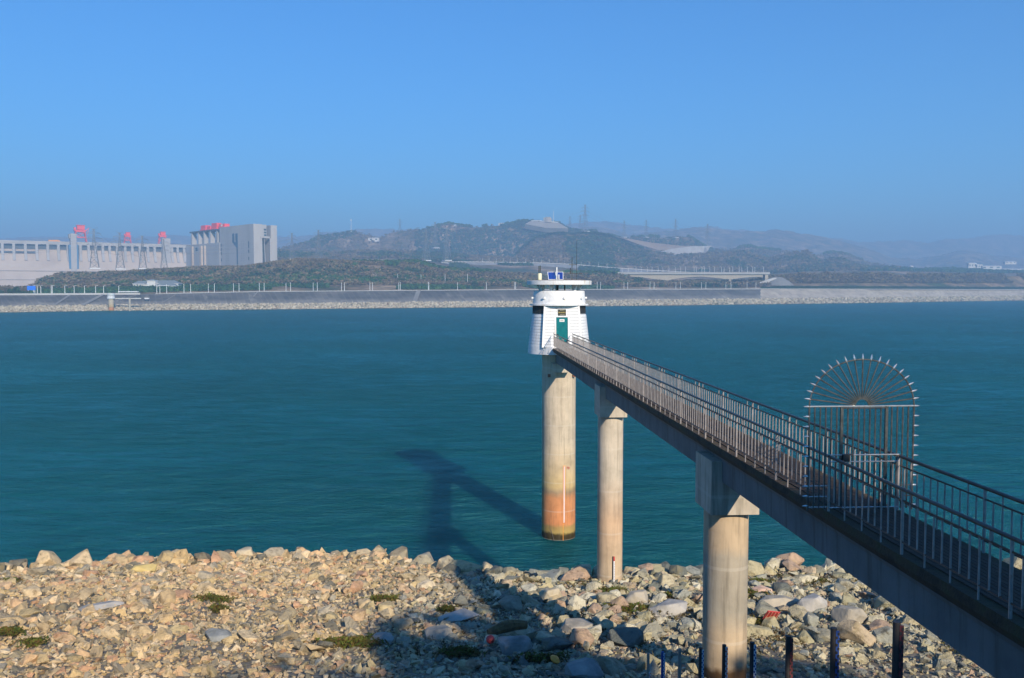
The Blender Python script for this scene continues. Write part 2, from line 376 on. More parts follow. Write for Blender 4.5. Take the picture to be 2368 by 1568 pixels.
def terrain_mat():
    m, N, L, P = nodes('hill_ground'); g = N.new('ShaderNodeNewGeometry'); pos = g.outputs['Position']
    n = noise(N, L, pos, .012, 8, .62)
    r = ramp(N, [(.36, (.060, .085, .030)), (.46, (.16, .12, .065)), (.55, (.27, .19, .11)), (.64, (.42, .31, .20))]); L.new(n.outputs['Fac'], r.inputs[0])
    n2 = noise(N, L, pos, .09, 8, .7)
    r2 = ramp(N, [(.3, (.45, .5, .45)), (.5, (1, 1, 1)), (.72, (1.6, 1.45, 1.25))]); L.new(n2.outputs['Fac'], r2.inputs[0])
    c = mix(N, L, 1.0, r.outputs[0], r2.outputs[0], 'MULTIPLY')
    L.new(c, P.inputs['Base Color']); P.inputs['Roughness'].default_value = .95; P.inputs['Specular IOR Level'].default_value = .1
    return m
M['terrain'] = terrain_mat()
def revet_mat(name, cols, light):
    m, N, L, P = nodes(name); tc = N.new('ShaderNodeTexCoord'); uv = tc.outputs['UV']
    n = noise(N, L, uv, 1.0, 7, .6, mapscale=(26, 1.6, 1))
    r = ramp(N, [(.3, cols[0]), (.5, cols[1]), (.7, cols[2])]); L.new(n.outputs['Fac'], r.inputs[0])
    n2 = noise(N, L, uv, 1.0, 5, .6, mapscale=(90, .9, 1))
    r2 = ramp(N, [(.60, (0, 0, 0)), (.68, (1, 1, 1))]); L.new(n2.outputs['Fac'], r2.inputs[0])
    sx = N.new('ShaderNodeSeparateXYZ'); L.new(uv, sx.inputs[0])
    low = N.new('ShaderNodeMapRange'); L.new(sx.outputs['Y'], low.inputs[0]); low.inputs[1].default_value = .45; low.inputs[2].default_value = 0.0
    nn = noise(N, L, uv, 1.0, 4, .6, mapscale=(14, 3, 1))
    lo2 = N.new('ShaderNodeMath'); lo2.operation = 'MULTIPLY'; L.new(low.outputs[0], lo2.inputs[0]); L.new(nn.outputs['Fac'], lo2.inputs[1])
    c = mix(N, L, lo2.outputs[0], r.outputs[0], (.40, .36, .31))
    mm = N.new('ShaderNodeMath'); mm.operation = 'MULTIPLY'; L.new(r2.outputs[0], mm.inputs[0]); mm.inputs[1].default_value = light
    c = mix(N, L, mm.outputs[0], c, (.40, .37, .33))
    br = N.new('ShaderNodeTexBrick'); br.offset = 0; br.inputs['Scale'].default_value = 1; br.inputs['Brick Width'].default_value = .006; br.inputs['Row Height'].default_value = .16; br.inputs['Mortar Size'].default_value = .0006
    br.inputs['Color1'].default_value = (.80, .80, .80, 1); br.inputs['Color2'].default_value = (1.15, 1.15, 1.12, 1); br.inputs['Mortar'].default_value = (1.22, 1.2, 1.15, 1)
    L.new(uv, br.inputs['Vector']); c = mix(N, L, 1.0, c, br.outputs['Color'], 'MULTIPLY')
    L.new(c, P.inputs['Base Color']); P.inputs['Roughness'].default_value = .95; P.inputs['Specular IOR Level'].default_value = .1
    return m
M['revet_dark'] = revet_mat('dark_revetment', [(.075, .073, .070), (.11, .106, .10), (.16, .15, .14)], .25)
M['revet_pale'] = revet_mat('pale_revetment', [(.28, .24, .195), (.38, .33, .27), (.44, .385, .315)], .5)
def leaf_mat(name, cols, trans=.0):
    m, N, L, P = nodes(name); g = N.new('ShaderNodeNewGeometry')
    r = ramp(N, [(i / max(1, len(cols) - 1), c) for i, c in enumerate(cols)]); L.new(g.outputs['Random Per Island'], r.inputs[0])
    n = noise(N, L, g.outputs['Position'], .02, 5)
    r2 = ramp(N, [(.3, (.7, .7, .7)), (.7, (1.3, 1.25, 1.1))]); L.new(n.outputs['Fac'], r2.inputs[0])
    c = mix(N, L, 1.0, r.outputs[0], r2.outputs[0], 'MULTIPLY')
    L.new(c, P.inputs['Base Color']); P.inputs['Roughness'].default_value = .8; P.inputs['Specular IOR Level'].default_value = .2
    return m
M['shrub_brown'] = leaf_mat('bare_shrub', [(.12, .090, .058), (.18, .132, .085), (.22, .165, .105), (.12, .12, .055), (.28, .215, .14)])
M['shrub_green'] = leaf_mat('evergreen_leaf', [(.020, .050, .022), (.035, .075, .028), (.055, .095, .03), (.028, .060, .03)])
M['hedge'] = leaf_mat('hedge_leaf', [(.022, .07, .024), (.038, .10, .030), (.07, .13, .03)])
M['grass'] = leaf_mat('bank_weed', [(.035, .055, .010), (.07, .10, .016), (.11, .12, .02), (.10, .06, .02), (.13, .09, .03)])
def solar_mat():
    m, N, L, P = nodes('solar_cells'); tc = N.new('ShaderNodeTexCoord')
    br = N.new('ShaderNodeTexBrick'); br.offset = 0; br.inputs['Scale'].default_value = 9
    br.inputs['Color1'].default_value = (.010, .035, .20, 1); br.inputs['Color2'].default_value = (.015, .06, .30, 1)
    br.inputs['Mortar'].default_value = (.15, .22, .45, 1); br.inputs['Mortar Size'].default_value = .02
    br.inputs['Brick Width'].default_value = 1; br.inputs['Row Height'].default_value = 1
    L.new(tc.outputs['Object'], br.inputs['Vector']); L.new(br.outputs['Color'], P.inputs['Base Color'])
    P.inputs['Roughness'].default_value = .12; return m
M['solar'] = solar_mat()
# ================================================================ far shore and hills (real depths 0.8 - 12 km)
_sx = np.array([-900, -520, -447, -379, -254, -88, 22, 231, 527, 949, 1900, 3600], float)
_sy = np.array([520, 740, 794, 859, 915, 1002, 1052, 1169, 1358, 1684, 2500, 4200], float)
_ua = 1184 + F * _sx / _sy
def Ys(u): return np.interp(u, _ua, _sy)
def hr(u): return np.interp(u, [0, 600, 1400, 2000, 2400], [5.0, 5.2, 6.4, 8.0, 8.5])
def zt(u): return hz(np.interp(u, [-600, 0, 330, 430, 600, 1200, 1760, 2000, 2368, 3000], [683, 683, 681.5, 678.5, 675, 670.5, 668.5, 669, 670, 670]), Ys(u) + 45)
def interp(u, T): T = np.array(T, float); return np.interp(u, T[:, 0], T[:, 1])
P4 = [(-600, 678), (0, 676), (150, 672), (400, 664), (640, 660), (1000, 661), (1300, 663), (1760, 664), (1800, 656), (2000, 655), (2368, 656), (3000, 656)]
P3 = [(-600, 678), (0, 676), (60, 674), (76, 671), (90, 657), (105, 649), (130, 642), (163, 638), (200, 637), (270, 635), (380, 630), (450, 626), (560, 624), (640, 613), (700, 607), (800, 611), (880, 612), (960, 609), (985, 614), (1010, 623), (1060, 629), (1150, 631), (1230, 633), (1430, 635), (1500, 655), (1720, 656), (1776, 645), (1850, 637), (2000, 636), (2368, 638), (3000, 640)]
P7 = [(-600, 672), (500, 668), (640, 603), (900, 598), (1040, 610), (1230, 612), (1430, 626), (1776, 634), (1850, 628), (2000, 626), (2368, 632), (3000, 632)]
P75 = [(-600, 672), (560, 660), (640, 586), (760, 588), (900, 582), (1000, 588), (1100, 594), (1190, 598), (1215, 574), (1250, 552), (1300, 545), (1370, 546), (1410, 554), (1470, 578), (1560, 592), (1650, 584), (1720, 580), (1776, 600), (1835, 583), (1864, 580), (1895, 608), (1915, 600), (1946, 599), (1974, 612), (2010, 622), (2368, 628), (3000, 628)]
P8 = [(-600, 672), (560, 650), (640, 574), (690, 566), (730, 554), (757, 543), (783, 539), (819, 536), (849, 540), (880, 549), (897, 540), (930, 533), (971, 528), (1033, 523), (1093, 528), (1137, 522), (1180, 521), (1200, 517), (1226, 512), (1292, 517), (1316, 532), (1374, 536), (1411, 546), (1446, 549), (1527, 549), (1590, 549), (1625, 569), (1649, 577), (1689, 575), (1734, 570), (1751, 576), (1788, 580), (1833, 584), (1864, 590), (1900, 588), (1941, 585), (1980, 596), (2018, 610), (2100, 626), (2368, 628), (3000, 628)]
P10 = [(-600, 640), (500, 600), (700, 570), (900, 550), (1150, 530), (1250, 532), (1380, 522), (1451, 542), (1503, 536), (1565, 533), (1622, 527), (1664, 533), (1701, 536), (1762, 538), (1782, 533), (1826, 538), (1905, 550), (1956, 560), (2005, 575), (2060, 596), (2120, 600), (2170, 590), (2222, 576), (2260, 582), (2320, 594), (2368, 601), (3000, 610)]
P12 = [(-600, 560), (500, 545), (700, 545), (760, 540), (820, 534), (870, 528), (940, 530), (1000, 532), (1100, 532), (1250, 530), (1330, 516), (1420, 512), (1500, 524), (1700, 530), (1850, 548), (2005, 557), (2094, 557), (2150, 560), (2200, 552), (2280, 543), (2368, 544), (2600, 550), (3000, 560)]
def knots(u):
    u = np.asarray(u, float); ys = Ys(u); h = hr(u); t = zt(u)
    d3 = np.interp(u, [0, 1450, 1800, 2368], [330, 320, 190, 170])
    Y3 = ys + d3; Y7 = ys + d3 + 650; Y75 = Y7 + 480; Y8 = Y7 + 1050; Y10 = Y8 + 2300; Y12 = Y10 + 2000
    y1 = ys + 2.2 * h; y2 = y1 + 2.2 * (t - h); z3 = hz(interp(u, P3), Y3)
    K = [(ys - 60, -5 + 0 * u), (ys, 0 * u), (y1, h - .3), (y2, t - .6), (y2 + 26, t - .1), (y2 + 80, hz(interp(u, P4), y2 + 80)),
         (Y3, z3), (Y3 + 170, np.minimum(z3, 22)), (Y7, hz(interp(u, P7), Y7)), (Y75, hz(interp(u, P75), Y75)), (Y75 + 230, hz(interp(u, P75), Y75) * .75),
         (Y8, hz(interp(u, P8), Y8)), (Y8 + 600, hz(interp(u, P8), Y8) * .5), (Y10, hz(interp(u, P10), Y10)), (Y10 + 900, hz(interp(u, P10), Y10) * .5),
         (Y12, hz(interp(u, P12), Y12)), (Y12 + 1500, 30 + 0 * u)]
    NA = [0, 0, 0, 0, 0, .3, 2.2, 1.5, 3, 7, 10, 9, 20, 16, 30, 22, 0]
    return K, NA
def height(u, Y):
    K, NA = knots(u); u = np.asarray(u, float); Y = np.asarray(Y, float)
    z = np.full(np.broadcast(u, Y).shape, -5.0); a = np.zeros_like(z)
    for k in range(len(K) - 1):
        (y0, z0), (y1, z1) = K[k], K[k + 1]
        f = (Y - y0) / (y1 - y0); s = (f >= 0) & (f <= 1) if k < len(K) - 2 else (f >= 0)
        f = np.clip(f, 0, 1); g = f if k < 5 else f * f * (3 - 2 * f) * .6 + f * .4
        z = np.where(s, z0 + (z1 - z0) * g, z); a = np.where(s, NA[k] + (NA[k + 1] - NA[k]) * f, a)
    X = (u - 1184) / F * Y
    return z + a * (fbm(X / 150, Y / 190, 5) + .5 * fbm(X / 33, Y / 33, 3)) 
U = np.arange(-560, 2960, 3.2); K, _ = knots(U)
rows = []; nsub = [2, 2, 2, 2, 3, 4, 16, 5, 8, 22, 8, 22, 10, 22, 6, 22, 5]
Yr = []
for k in range(len(K) - 1):
    for j in range(nsub[k + 1] if k + 1 < len(nsub) else 5):
        n = nsub[k + 1]; Yr.append(K[k][0] + (K[k + 1][0] - K[k][0]) * j / n)
Yr.append(K[-1][0]); Yr = np.array(Yr); UU = np.broadcast_to(U, Yr.shape)
Z = height(UU, Yr); X = (UU - 1184) / F * Yr
V = np.stack([X, Yr, Z], -1).reshape(-1, 3); nr, nc = Yr.shape
i = np.arange(nr - 1)[:, None] * nc + np.arange(nc - 1)[None]
Q = np.stack([i, i + 1, i + nc + 1, i + nc], -1).reshape(-1, 4)
tag(link('hills', mesh_np('hills', V, Q, M['terrain'], True)), kind='structure')

# water: one level sheet under both banks
wm = MB().add([(-5200, -60, 0), (5200, -60, 0), (5200, 4600, 0), (-5200, 4600, 0)], [(0, 1, 2, 3)])
tag(wm.build('river_water', M['water']), kind='structure')

# embankment revetment with its pale part, kerb wall, promenade
def rev(u, f, dz=0.0, o=0.0):
    y1 = Ys(u) + 2.2 * hr(u); t = zt(u); y2 = y1 + 2.2 * (t - hr(u))
    Y = y1 + (y2 - y1) * f + o
    return np.array([(u - 1184) / F * Y, Y, hr(u) + (t - hr(u)) * f + dz])
def ribbon(name, us, fs, mat, parent, dz=.15):
    P = []; UV = []; s = 0; last = None
    for u in us:
        a = rev(u, 0); b = rev(u + 2, 0); d = (b - a)[:2]; d = d / np.linalg.norm(d)
        if last is not None: s += float(np.linalg.norm((a - last)[:2]))
        last = a
        for f in fs:
            p = rev(u, f, dz); P.append(p); UV.append(((s + float(np.dot((p - a)[:2], d))) / 1000, f))
    n = len(fs); Fc = [(k * n + j, (k + 1) * n + j, (k + 1) * n + j + 1, k * n + j + 1) for k in range(len(us) - 1) for j in range(n - 1)]
    me = bpy.data.meshes.new(name); me.from_pydata(P, [], Fc)
    ul = me.uv_layers.new(name='UVMap')
    for lp in me.loops: ul.data[lp.index].uv = UV[lp.vertex_index]
    me.materials.append(mat); me.update()
    return link(name, me, parent)
emb = tag(empty('embankment', tuple(rev(1184, 0))), kind='structure')
def keepw(o, par):
    o.parent = par; o.matrix_parent_inverse = Matrix.Translation(-Vector(par.location)); return o
keepw(ribbon('dark_slope', list(np.arange(-560, 1761, 8.0)), [0, .33, .66, 1], M['revet_dark'], None), emb)
keepw(ribbon('pale_slope', list(np.arange(1756, 2900, 8.0)), [0, .33, .66, 1], M['revet_pale'], None), emb)
def strip(name, ps, w, h, mat, par):
    """a band of width w and height h laid along points"""
    mb = MB(); ps = [Vector(p) for p in ps]; P = []
    for k, p in enumerate(ps):
        d = (ps[min(k + 1, len(ps) - 1)] - ps[max(k - 1, 0)]); sd = Vector((-d.y, d.x, 0)).normalized() * w / 2
        P += [p - sd, p + sd, p + sd + Vector((0, 0, h)), p - sd + Vector((0, 0, h))]
    fs = [(0, 1, 2, 3), (4 * len(ps) - 4, 4 * len(ps) - 1, 4 * len(ps) - 2, 4 * len(ps) - 3)]
    for k in range(len(ps) - 1):
        a = 4 * k; b = a + 4
        fs += [(a, b, b + 1, a + 1), (a + 1, b + 1, b + 2, a + 2), (a + 2, b + 2, b + 3, a + 3), (a + 3, b + 3, b, a)]
    o = mb.add(P, fs).build(name, mat)
    if par is not None: keepw(o, par)
    return o
for (ut, f1, ub, f0, w) in ((163, .98, 126, .05, 3), (315, .9, 262, .3, 1.2), (290, .8, 272, .35, 1.), (596, .95, 587, .6, 1.4), (408, .9, 372, .1, 1.0), (1668, .7, 1690, .2, 1.5)):
    strip('stair_flight', [rev(ut + (ub - ut) * k / 6, f1 + (f0 - f1) * k / 6, .2) for k in range(7)], w, .35, M['ramp'], emb)
for (ut, ub, w) in ((236, 189, 8), (967, 957, 8)): strip('ramp', [rev(ut + (ub - ut) * k / 6, 1 - k / 6, .2) for k in range(7)], w * .8, .35, M['ramp'], emb)
keepw(strip('coping', [rev(u, 1, -.1, .6) for u in np.arange(-560, 330, 15)], 1.2, 1.9, M['road'], None), emb)
keepw(strip('coping', [rev(u, 1, -.1, .6) for u in np.arange(360, 2900, 15)], 1.2, .8, M['road'], None), emb)
prom = strip('promenade', [rev(u, 1, -.15, 12) for u in np.arange(-560, 2900, 15)], 20, .3, M['road'], None); tag(prom, kind='structure')

# ---------------------------------------------------------------- stones: convex hull prototypes
def hull(n, seed, bev=0.0):
    r = random.Random(seed); bm = bmesh.new()
    for _ in range(n):
        p = Vector((r.gauss(0, 1), r.gauss(0, 1), r.gauss(0, 1))).normalized()
        p = Vector((p.x * .62, p.y * .5, p.z * .36)) * r.uniform(.86, 1.1)
        if abs(p.z) > .24: p.z = math.copysign(.24 + r.uniform(0, .06), p.z)   # broken, flat-topped blocks
        bm.verts.new(p)
    res = bmesh.ops.convex_hull(bm, input=bm.verts)
    bmesh.ops.delete(bm, geom=[g for g in set(res['geom_interior'] + res['geom_unused']) if isinstance(g, bmesh.types.BMVert)], context='VERTS')
    bmesh.ops.dissolve_limit(bm, angle_limit=math.radians(14), verts=bm.verts, edges=bm.edges)
    if bev: bmesh.ops.bevel(bm, geom=list(bm.edges), offset=bev, segments=1, affect='EDGES', clamp_overlap=True)
    bmesh.ops.triangulate(bm, faces=bm.faces)
    bmesh.ops.recalc_face_normals(bm, faces=bm.faces)
    V = np.array([v.co[:] for v in bm.verts]); Fc = np.array([[v.index for v in f.verts] for f in bm.faces])
    bm.free(); return V, Fc
def scatter(name, protos, P, S, mat, tilt=.45, kind='stuff', squash=None):
    """one mesh of many little solids: P points, S sizes"""
    n = len(P); out = []; of = []; base = 0
    which = rng.integers(0, len(protos), n); az = rng.random(n) * 2 * np.pi; tx = rng.normal(0, tilt, n); ty = rng.normal(0, tilt, n)
    for k, (Vp, Fp) in enumerate(protos):
        s = np.where(which == k)[0]
        if not len(s): continue
        ca, sa = np.cos(az[s]), np.sin(az[s]); cx, sx = np.cos(tx[s]), np.sin(tx[s]); cy, sy = np.cos(ty[s]), np.sin(ty[s])
        R = np.zeros((len(s), 3, 3))
        Rz = np.zeros((len(s), 3, 3)); Rz[:, 0, 0] = ca; Rz[:, 0, 1] = -sa; Rz[:, 1, 0] = sa; Rz[:, 1, 1] = ca; Rz[:, 2, 2] = 1
        Rx = np.zeros((len(s), 3, 3)); Rx[:, 0, 0] = 1; Rx[:, 1, 1] = cx; Rx[:, 1, 2] = -sx; Rx[:, 2, 1] = sx; Rx[:, 2, 2] = cx
        Ry = np.zeros((len(s), 3, 3)); Ry[:, 1, 1] = 1; Ry[:, 0, 0] = cy; Ry[:, 0, 2] = sy; Ry[:, 2, 0] = -sy; Ry[:, 2, 2] = cy
        R = Rx @ Ry @ Rz
        Sv = S[s][:, None] if S.ndim == 1 else S[s]
        W = np.einsum('nij,nvj->nvi', R, Vp[None] * Sv[:, None, :] if Sv.shape[1] == 3 else Vp[None] * Sv[:, None, :]) + P[s][:, None, :]
        out.append(W.reshape(-1, 3)); nv = len(Vp)
        of.append((Fp[None] + (base + np.arange(len(s)) * nv)[:, None, None]).reshape(-1, 3)); base += nv * len(s)
    return mesh_np(name, np.concatenate(out), np.concatenate(of), mat)
SM = [hull(9, 100 + i) for i in range(14)]
n = 15000
u = rng.uniform(-450, 2750, n); f = rng.random(n) ** .8; ys = Ys(u); h = hr(u); Y = ys - 1 + f * (2.2 * h + 1.5)
P = np.stack([(u - 1184) / F * Y, Y, np.clip((Y - ys) / 2.2, -.3, None) + .3], -1)
tag(link('far_shore_stones', scatter('far_shore_stones', SM, P, rng.uniform(1.4, 3.4, n) * np.interp(u, [0, 2400], [.85, 1.35]), M['far_stone'])), kind='stuff')

# ---------------------------------------------------------------- vegetation masses on the far side
def ico(jit, seed):
    r = np.random.default_rng(seed); bm = bmesh.new(); bmesh.ops.create_icosphere(bm, subdivisions=1, radius=.5)
    V = np.array([v.co[:] for v in bm.verts]); Fc = np.array([[v.index for v in f.verts] for f in bm.faces]); bm.free()
    return V * (1 + r.normal(0, jit, (len(V), 1))), Fc
BL = [ico(.22, i) for i in range(6)]
def spray(seed, n=9):
    """an upright burst of thin leaf faces, for bushes and bare shrubs"""
    r = random.Random(seed); V = []; Fc = []
    for k in range(n):
        a = Vector((r.gauss(0, .22), r.gauss(0, .22), r.uniform(-.35, .3))); b = a + Vector((r.gauss(0, .3), r.gauss(0, .3), r.uniform(.1, .45))); c = a + Vector((r.gauss(0, .3), r.gauss(0, .3), r.uniform(-.1, .4)))
        V += [a, b, c]; Fc.append((3 * k, 3 * k + 1, 3 * k + 2))
    return np.array([v[:] for v in V]), np.array(Fc)
SP = [spray(i) for i in range(10)]
SP2 = [spray(40 + i, 16) for i in range(10)]
def veg(name, n, u0, u1, k0, k1, smin, smax, mat, protos, seedscale, thr, zstretch=1.0, lo=0.0, hi=1.0, sink=.3):
    u = rng.uniform(u0, u1, n); K, _ = knots(u); f = lo + (hi - lo) * rng.random(n)
    Y = K[k0][0] + (K[k1][0] - K[k0][0]) * f; X = (u - 1184) / F * Y
    keep = fbm(X / seedscale, Y / seedscale + 50, 3) > thr
    u, Y, X = u[keep], Y[keep], X[keep]
    s = rng.uniform(smin, smax, len(u)); z = height(u, Y) + s * sink * zstretch
    S = np.stack([s, s, s * zstretch], -1)
    return tag(link(name, scatter(name, protos, np.stack([X, Y, z], -1), S, mat, .15)), kind='stuff')
veg('brown_shrubs', 17000, -60, 2420, 5, 6, 2.5, 6.5, M['shrub_brown'], SP2, 90, -.35, 1.1)
veg('bare_woodland', 9000, 300, 1000, 5, 6, 3, 5, M['shrub_brown'], SP2, 60, -.9, 1.3, .9, 1)
veg('tree_belt', 2600, 820, 1450, 5, 6, 5, 8.5, M['hedge'], SP2 + BL, 60, -.25, 1.0, .80, 1)
veg('green_shrubs', 10000, 90, 1800, 5, 6, 3, 6.5, M['shrub_green'], SP2 + BL, 60, .0, 1.0)
veg('bank_hedge', 5200, 1760, 2420, 4, 5, 2.0, 3.2, M['shrub_green'], SP2, 60, -1, 1.0, .02, .3)
veg('promenade_hedge', 12000, 60, 1420, 4, 5, 2.0, 4.4, M['hedge'], SP2 + BL, 60, -.15, .9, .3, .95)
veg('terrace_hedge', 9000, 120, 1450, 5, 6, 3.5, 6.5, M['hedge'], SP2 + BL, 60, -.05, 1.0, .12, .34)
veg('dark_wood', 6500, 1040, 1430, 6, 8, 4, 7, M['shrub_green'], SP2 + BL, 120, -.1, 1.1, .5, 1)
veg('hill_wood', 9000, 640, 960, 8, 11, 4.5, 10, M['shrub_green'], BL + SP2, 200, .15, 1.0)
veg('hill_wood', 16000, 960, 1420, 8, 11, 4.5, 10, M['shrub_green'], BL + SP2, 260, -.08, 1.0)
veg('hill_wood', 9000, 1420, 2080, 8, 11, 4.5, 9, M['shrub_green'], BL + SP2, 160, .16, 1.0)
veg('hill_scrub', 15000, 640, 2080, 8, 11, 4, 9, M['shrub_brown'], SP2, 200, -.5, 1.0)
veg('ridge_wood', 5000, 700, 2000, 11, 11, 6, 12, M['shrub_green'], BL, 90, .0, 1.1)
veg('near_hill_wood', 6000, 1195, 1480, 9, 9, 6, 12, M['shrub_green'], BL + SP2, 400, -1, 1.1, 0, 1)
veg('far_wood', 9000, 2000, 2420, 8, 9, 5, 10, M['shrub_green'], BL, 150, -.2, .9)
# ================================================================ the dam
def on_terrain(u, Y): return Vector(((u - 1184) / F * Y, Y, float(height(np.array([u]), np.array([Y]))[0])))
A0 = onz(0, 555.4, 120); A1 = onz(446, 566.5, 120)
dv = (A1 - A0); DL = dv.length; dx = dv.normalized(); dn = Vector((dx.y, -dx.x, 0))      # dn points down-river, to the camera
dang = math.atan2(dx.y, dx.x)
def dam_s(u):
    a = (u - 1184) / F   # X = a*Y
    # A0 + s*dx
    return (a * A0.y - A0.x) / (dx.x - a * dx.y)
dam = tag(empty('dam', (A0.x, A0.y, 0), dang), 'long pale concrete gravity dam with a row of buttress piers under its crest', 'dam')
S0, S1 = -420, dam_s(448)
def D(s, n, z): return (s, -n, z)      # local frame: x along the crest, -y towards the river below
MB().prism([(D(0, -12, 0)[1], -4), (-8 - 66, -4), (-8 - 66, 0), (-8, 92), (-2, 101), (-2, 113), (12, 113), (12, -4)], S0, S1, 0).build('wall', M['damface'], dam)
MB().box(((S0 + S1) / 2, -1, 116.6), (S1 - S0, 17, 6.8)).build('crest_slab', M['lift'], dam)
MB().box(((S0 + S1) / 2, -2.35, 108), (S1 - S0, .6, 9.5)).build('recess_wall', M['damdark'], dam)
us = [-42, -16, 9.5, 35.7, 62.3, 88.3, 113.7, 138.2, 160] + [188.8, 207.3, 223.7, 240, 255.7, 272.8, 291.3, 307.7, 324.8, 343.3, 358.9, 398.8, 411.6, 426.5]
pier = MB().prism([(-10, 113.2), (1, 113.2), (1, 80), (-19.5, 80), (-11.5, 95)], -2.5, 2.5, 0).mesh('buttress_pier', M['lift'])
for uu in us: link('buttress_pier', pier, dam, (dam_s(uu), 0, 0))
for a, b in zip(us[:6], us[1:6]):
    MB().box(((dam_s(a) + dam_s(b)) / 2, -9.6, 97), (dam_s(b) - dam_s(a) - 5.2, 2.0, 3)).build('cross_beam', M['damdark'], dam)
st = dam_s(170.6)
t = MB().box((st, -18, 88), (11, 28, 96)).build('stair_tower', M['lift'], dam)
MB().box((st, -13, 131), (15, 18, 8), taper=1.08).build('stair_tower_head', M['lift'], dam)
for s in (-1, 1): MB().box((st + s * 7.2, -16, 84), (3.4, 26, 58)).build('glazed_shaft', simple('shaft_glass', [(.05, .16, .30), (.08, .22, .40)], .1, .4) if s < 0 else bpy.data.materials['shaft_glass'], dam)
s2 = dam_s(384.5); MB().box((s2, -10, 97), (17, 16, 70)).build('lift_shaft', M['lift'], dam)
for k in (58, 40): MB().box(((S0 + S1) / 2, -8 - 66 * (94 - k) / 94 - .2, k), (S1 - S0, 1.0, .6)).build('ledge', M['ramp'], dam)
ya = [tag(MB().box((0, 0, 1.6), (9, 3, 3.2)).box((6, 0, 1.2), (3, 2.6, 2.4)).build('yellow_lorry', M['orange'], None, loc=tuple(A0 + dx * dam_s(u) + Vector((0, 0, 0))), rot=(0, 0, dang)), lab, 'lorry') for u, lab in ((122, 'yellow construction vehicle on the dam crest, left one of two'), (134, 'yellow construction vehicle on the dam crest, right one of two'))]
for o in ya: o.location.z = 120.0

# red gantry cranes standing on the crest
def gantry(w, d, h, loc, rz, label, boom=True, legs=(0, 1)):
    r = tag(empty('gantry_crane', loc, rz), label, 'crane', 'red gantry cranes on the dam')
    lg = MB().bar((0, 0, 0), (0, 0, h * .62), w * .045, 4).mesh('leg', M['crane_red'])
    for i in (-1, 1):
        for j in (-1, 1):
            m = MB().bar((i * w * .48, j * d * .48, 0), (i * w * .36, j * d * .4, h * .62), w * .045, 4).build('leg', M['crane_red'], r)
    for z, k in ((.28, .43), (.60, .36)):
        b = MB()
        for j in (-1, 1): b.box((0, j * d * .43, h * z), (w * k * 2, w * .07, h * .05))
        for i in (-1, 1): b.box((i * w * k, 0, h * z), (w * .07, d * .8, h * .05))
        b.build('brace', M['crane_red'], r)
    MB().bar((-w * .36, -d * .43, h * .28), (w * .36, -d * .43, h * .58), w * .03, 4).bar((w * .36, d * .43, h * .28), (-w * .36, d * .43, h * .58), w * .03, 4).build('diagonal', M['crane_red'], r)
    MB().box((0, 0, h * .66), (w * .95, d * .95, h * .07)).build('girder', M['crane_red'], r)
    MB().box((w * .05, 0, h * .83), (w * .60, d * .7, h * .22)).box((w * .05, 0, h * .975), (w * .70, d * .75, h * .03)).build('machine_house', M['crane_red'], r)
    MB().box((-w * .42, 0, h * .78), (w * .16, d * .5, h * .13)).build('cabin', M['crane_red'], r)
    if boom: MB().bar((w * .4, 0, h * .64), (w * .72, 0, h * .84), w * .03, 4).bar((w * .72, 0, h * .84), (w * .56, 0, h * .45), w * .02, 4).build('boom', M['crane_red'], r)
    return r
for u, w, h, lab, bm_ in ((190, 24, 36, 'biggest red gantry crane, just right of the tall stair tower on the dam crest', True), (299, 14, 24, 'small red gantry crane in the middle of the dam crest', False), (381, 17, 28, 'red gantry crane rising behind the square shaft on the dam crest', False)):
    p = A0 + dx * dam_s(u); gantry(w, w * .8, h, (p.x - dn.x * (9 if u == 381 else 0), p.y - dn.y * (9 if u == 381 else 0), 120), dang, lab, bm_)

# ================================================================ the ship lift
C0 = onz(586, 517.3, 132); L0 = onz(507.5, 526, 132); 
lx = (C0 - L0).normalized(); ln_ = Vector((lx.y, -lx.x, 0)) * -1    # unit along the long side, away normal
lang = math.atan2(lx.y, lx.x)
lift = tag(empty('ship_lift', (C0.x, C0.y, 0), lang), 'huge grey concrete ship lift block with tall dark slots beside the dam', 'building')
LL = (C0 - L0).length
# local x along the long side (0 at the near corner, negative to the dam), y into the building (away from camera)
wd = 44.0
MB().box((-LL / 2, 8, 66), (LL, 16, 132)).build('wall', M['lift'], lift)
MB().box((-LL / 2, wd - 6, 65.5), (LL, 12, 131)).build('wall', M['lift'], lift)
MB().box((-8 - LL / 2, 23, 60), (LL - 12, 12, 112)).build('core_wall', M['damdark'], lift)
MB().box((-3.5, 20.2, 121), (6.5, 8.2, 20.6)).build('end_wall', M['lift'], lift)
for k, z in enumerate((126, 121, 116.5)): MB().box((-.2, 21.5, z - 3), (.5, 4.2, 2.8)).build('window', M['glass'], lift)
MB().box((-.6, 21, 110), (3, 17, 3)).build('portal_beam', M['lift'], lift)
MB().box((-1.2, 31.5, 60), (1.4, 2, 97)).bar((-1, 24, 0), (-1, 20, 108), .6, 4).build('guide_frame', M['lift'], lift)
def us_(u, z):   # position along the long side seen at azimuth u
    a = (u - 1184) / F; return (a * C0.y - C0.x) / (lx.x - a * lx.y)
gl = simple('slot_glass', [(.03, .08, .13), (.06, .13, .20)], .1, .5)
for (ua, ub, va, vb) in ((540.4, 545.0, 540.2, 560.5), (547.6, 552.6, 540.0, 560.5)):
    sa, sb = us_(ua, 0), us_(ub, 0); Yc = C0.y + lx.y * sa; z1 = hz(va, Yc); z0 = hz(vb, Yc)
    MB().box(((sa + sb) / 2, -.05, (z0 + z1) / 2), (sb - sa, .5, z1 - z0)).build('slot_window', gl, lift)
sa, sb, sm = us_(540.4, 0), us_(552.6, 0), us_(549.6, 0); Yc = C0.y + lx.y * sa
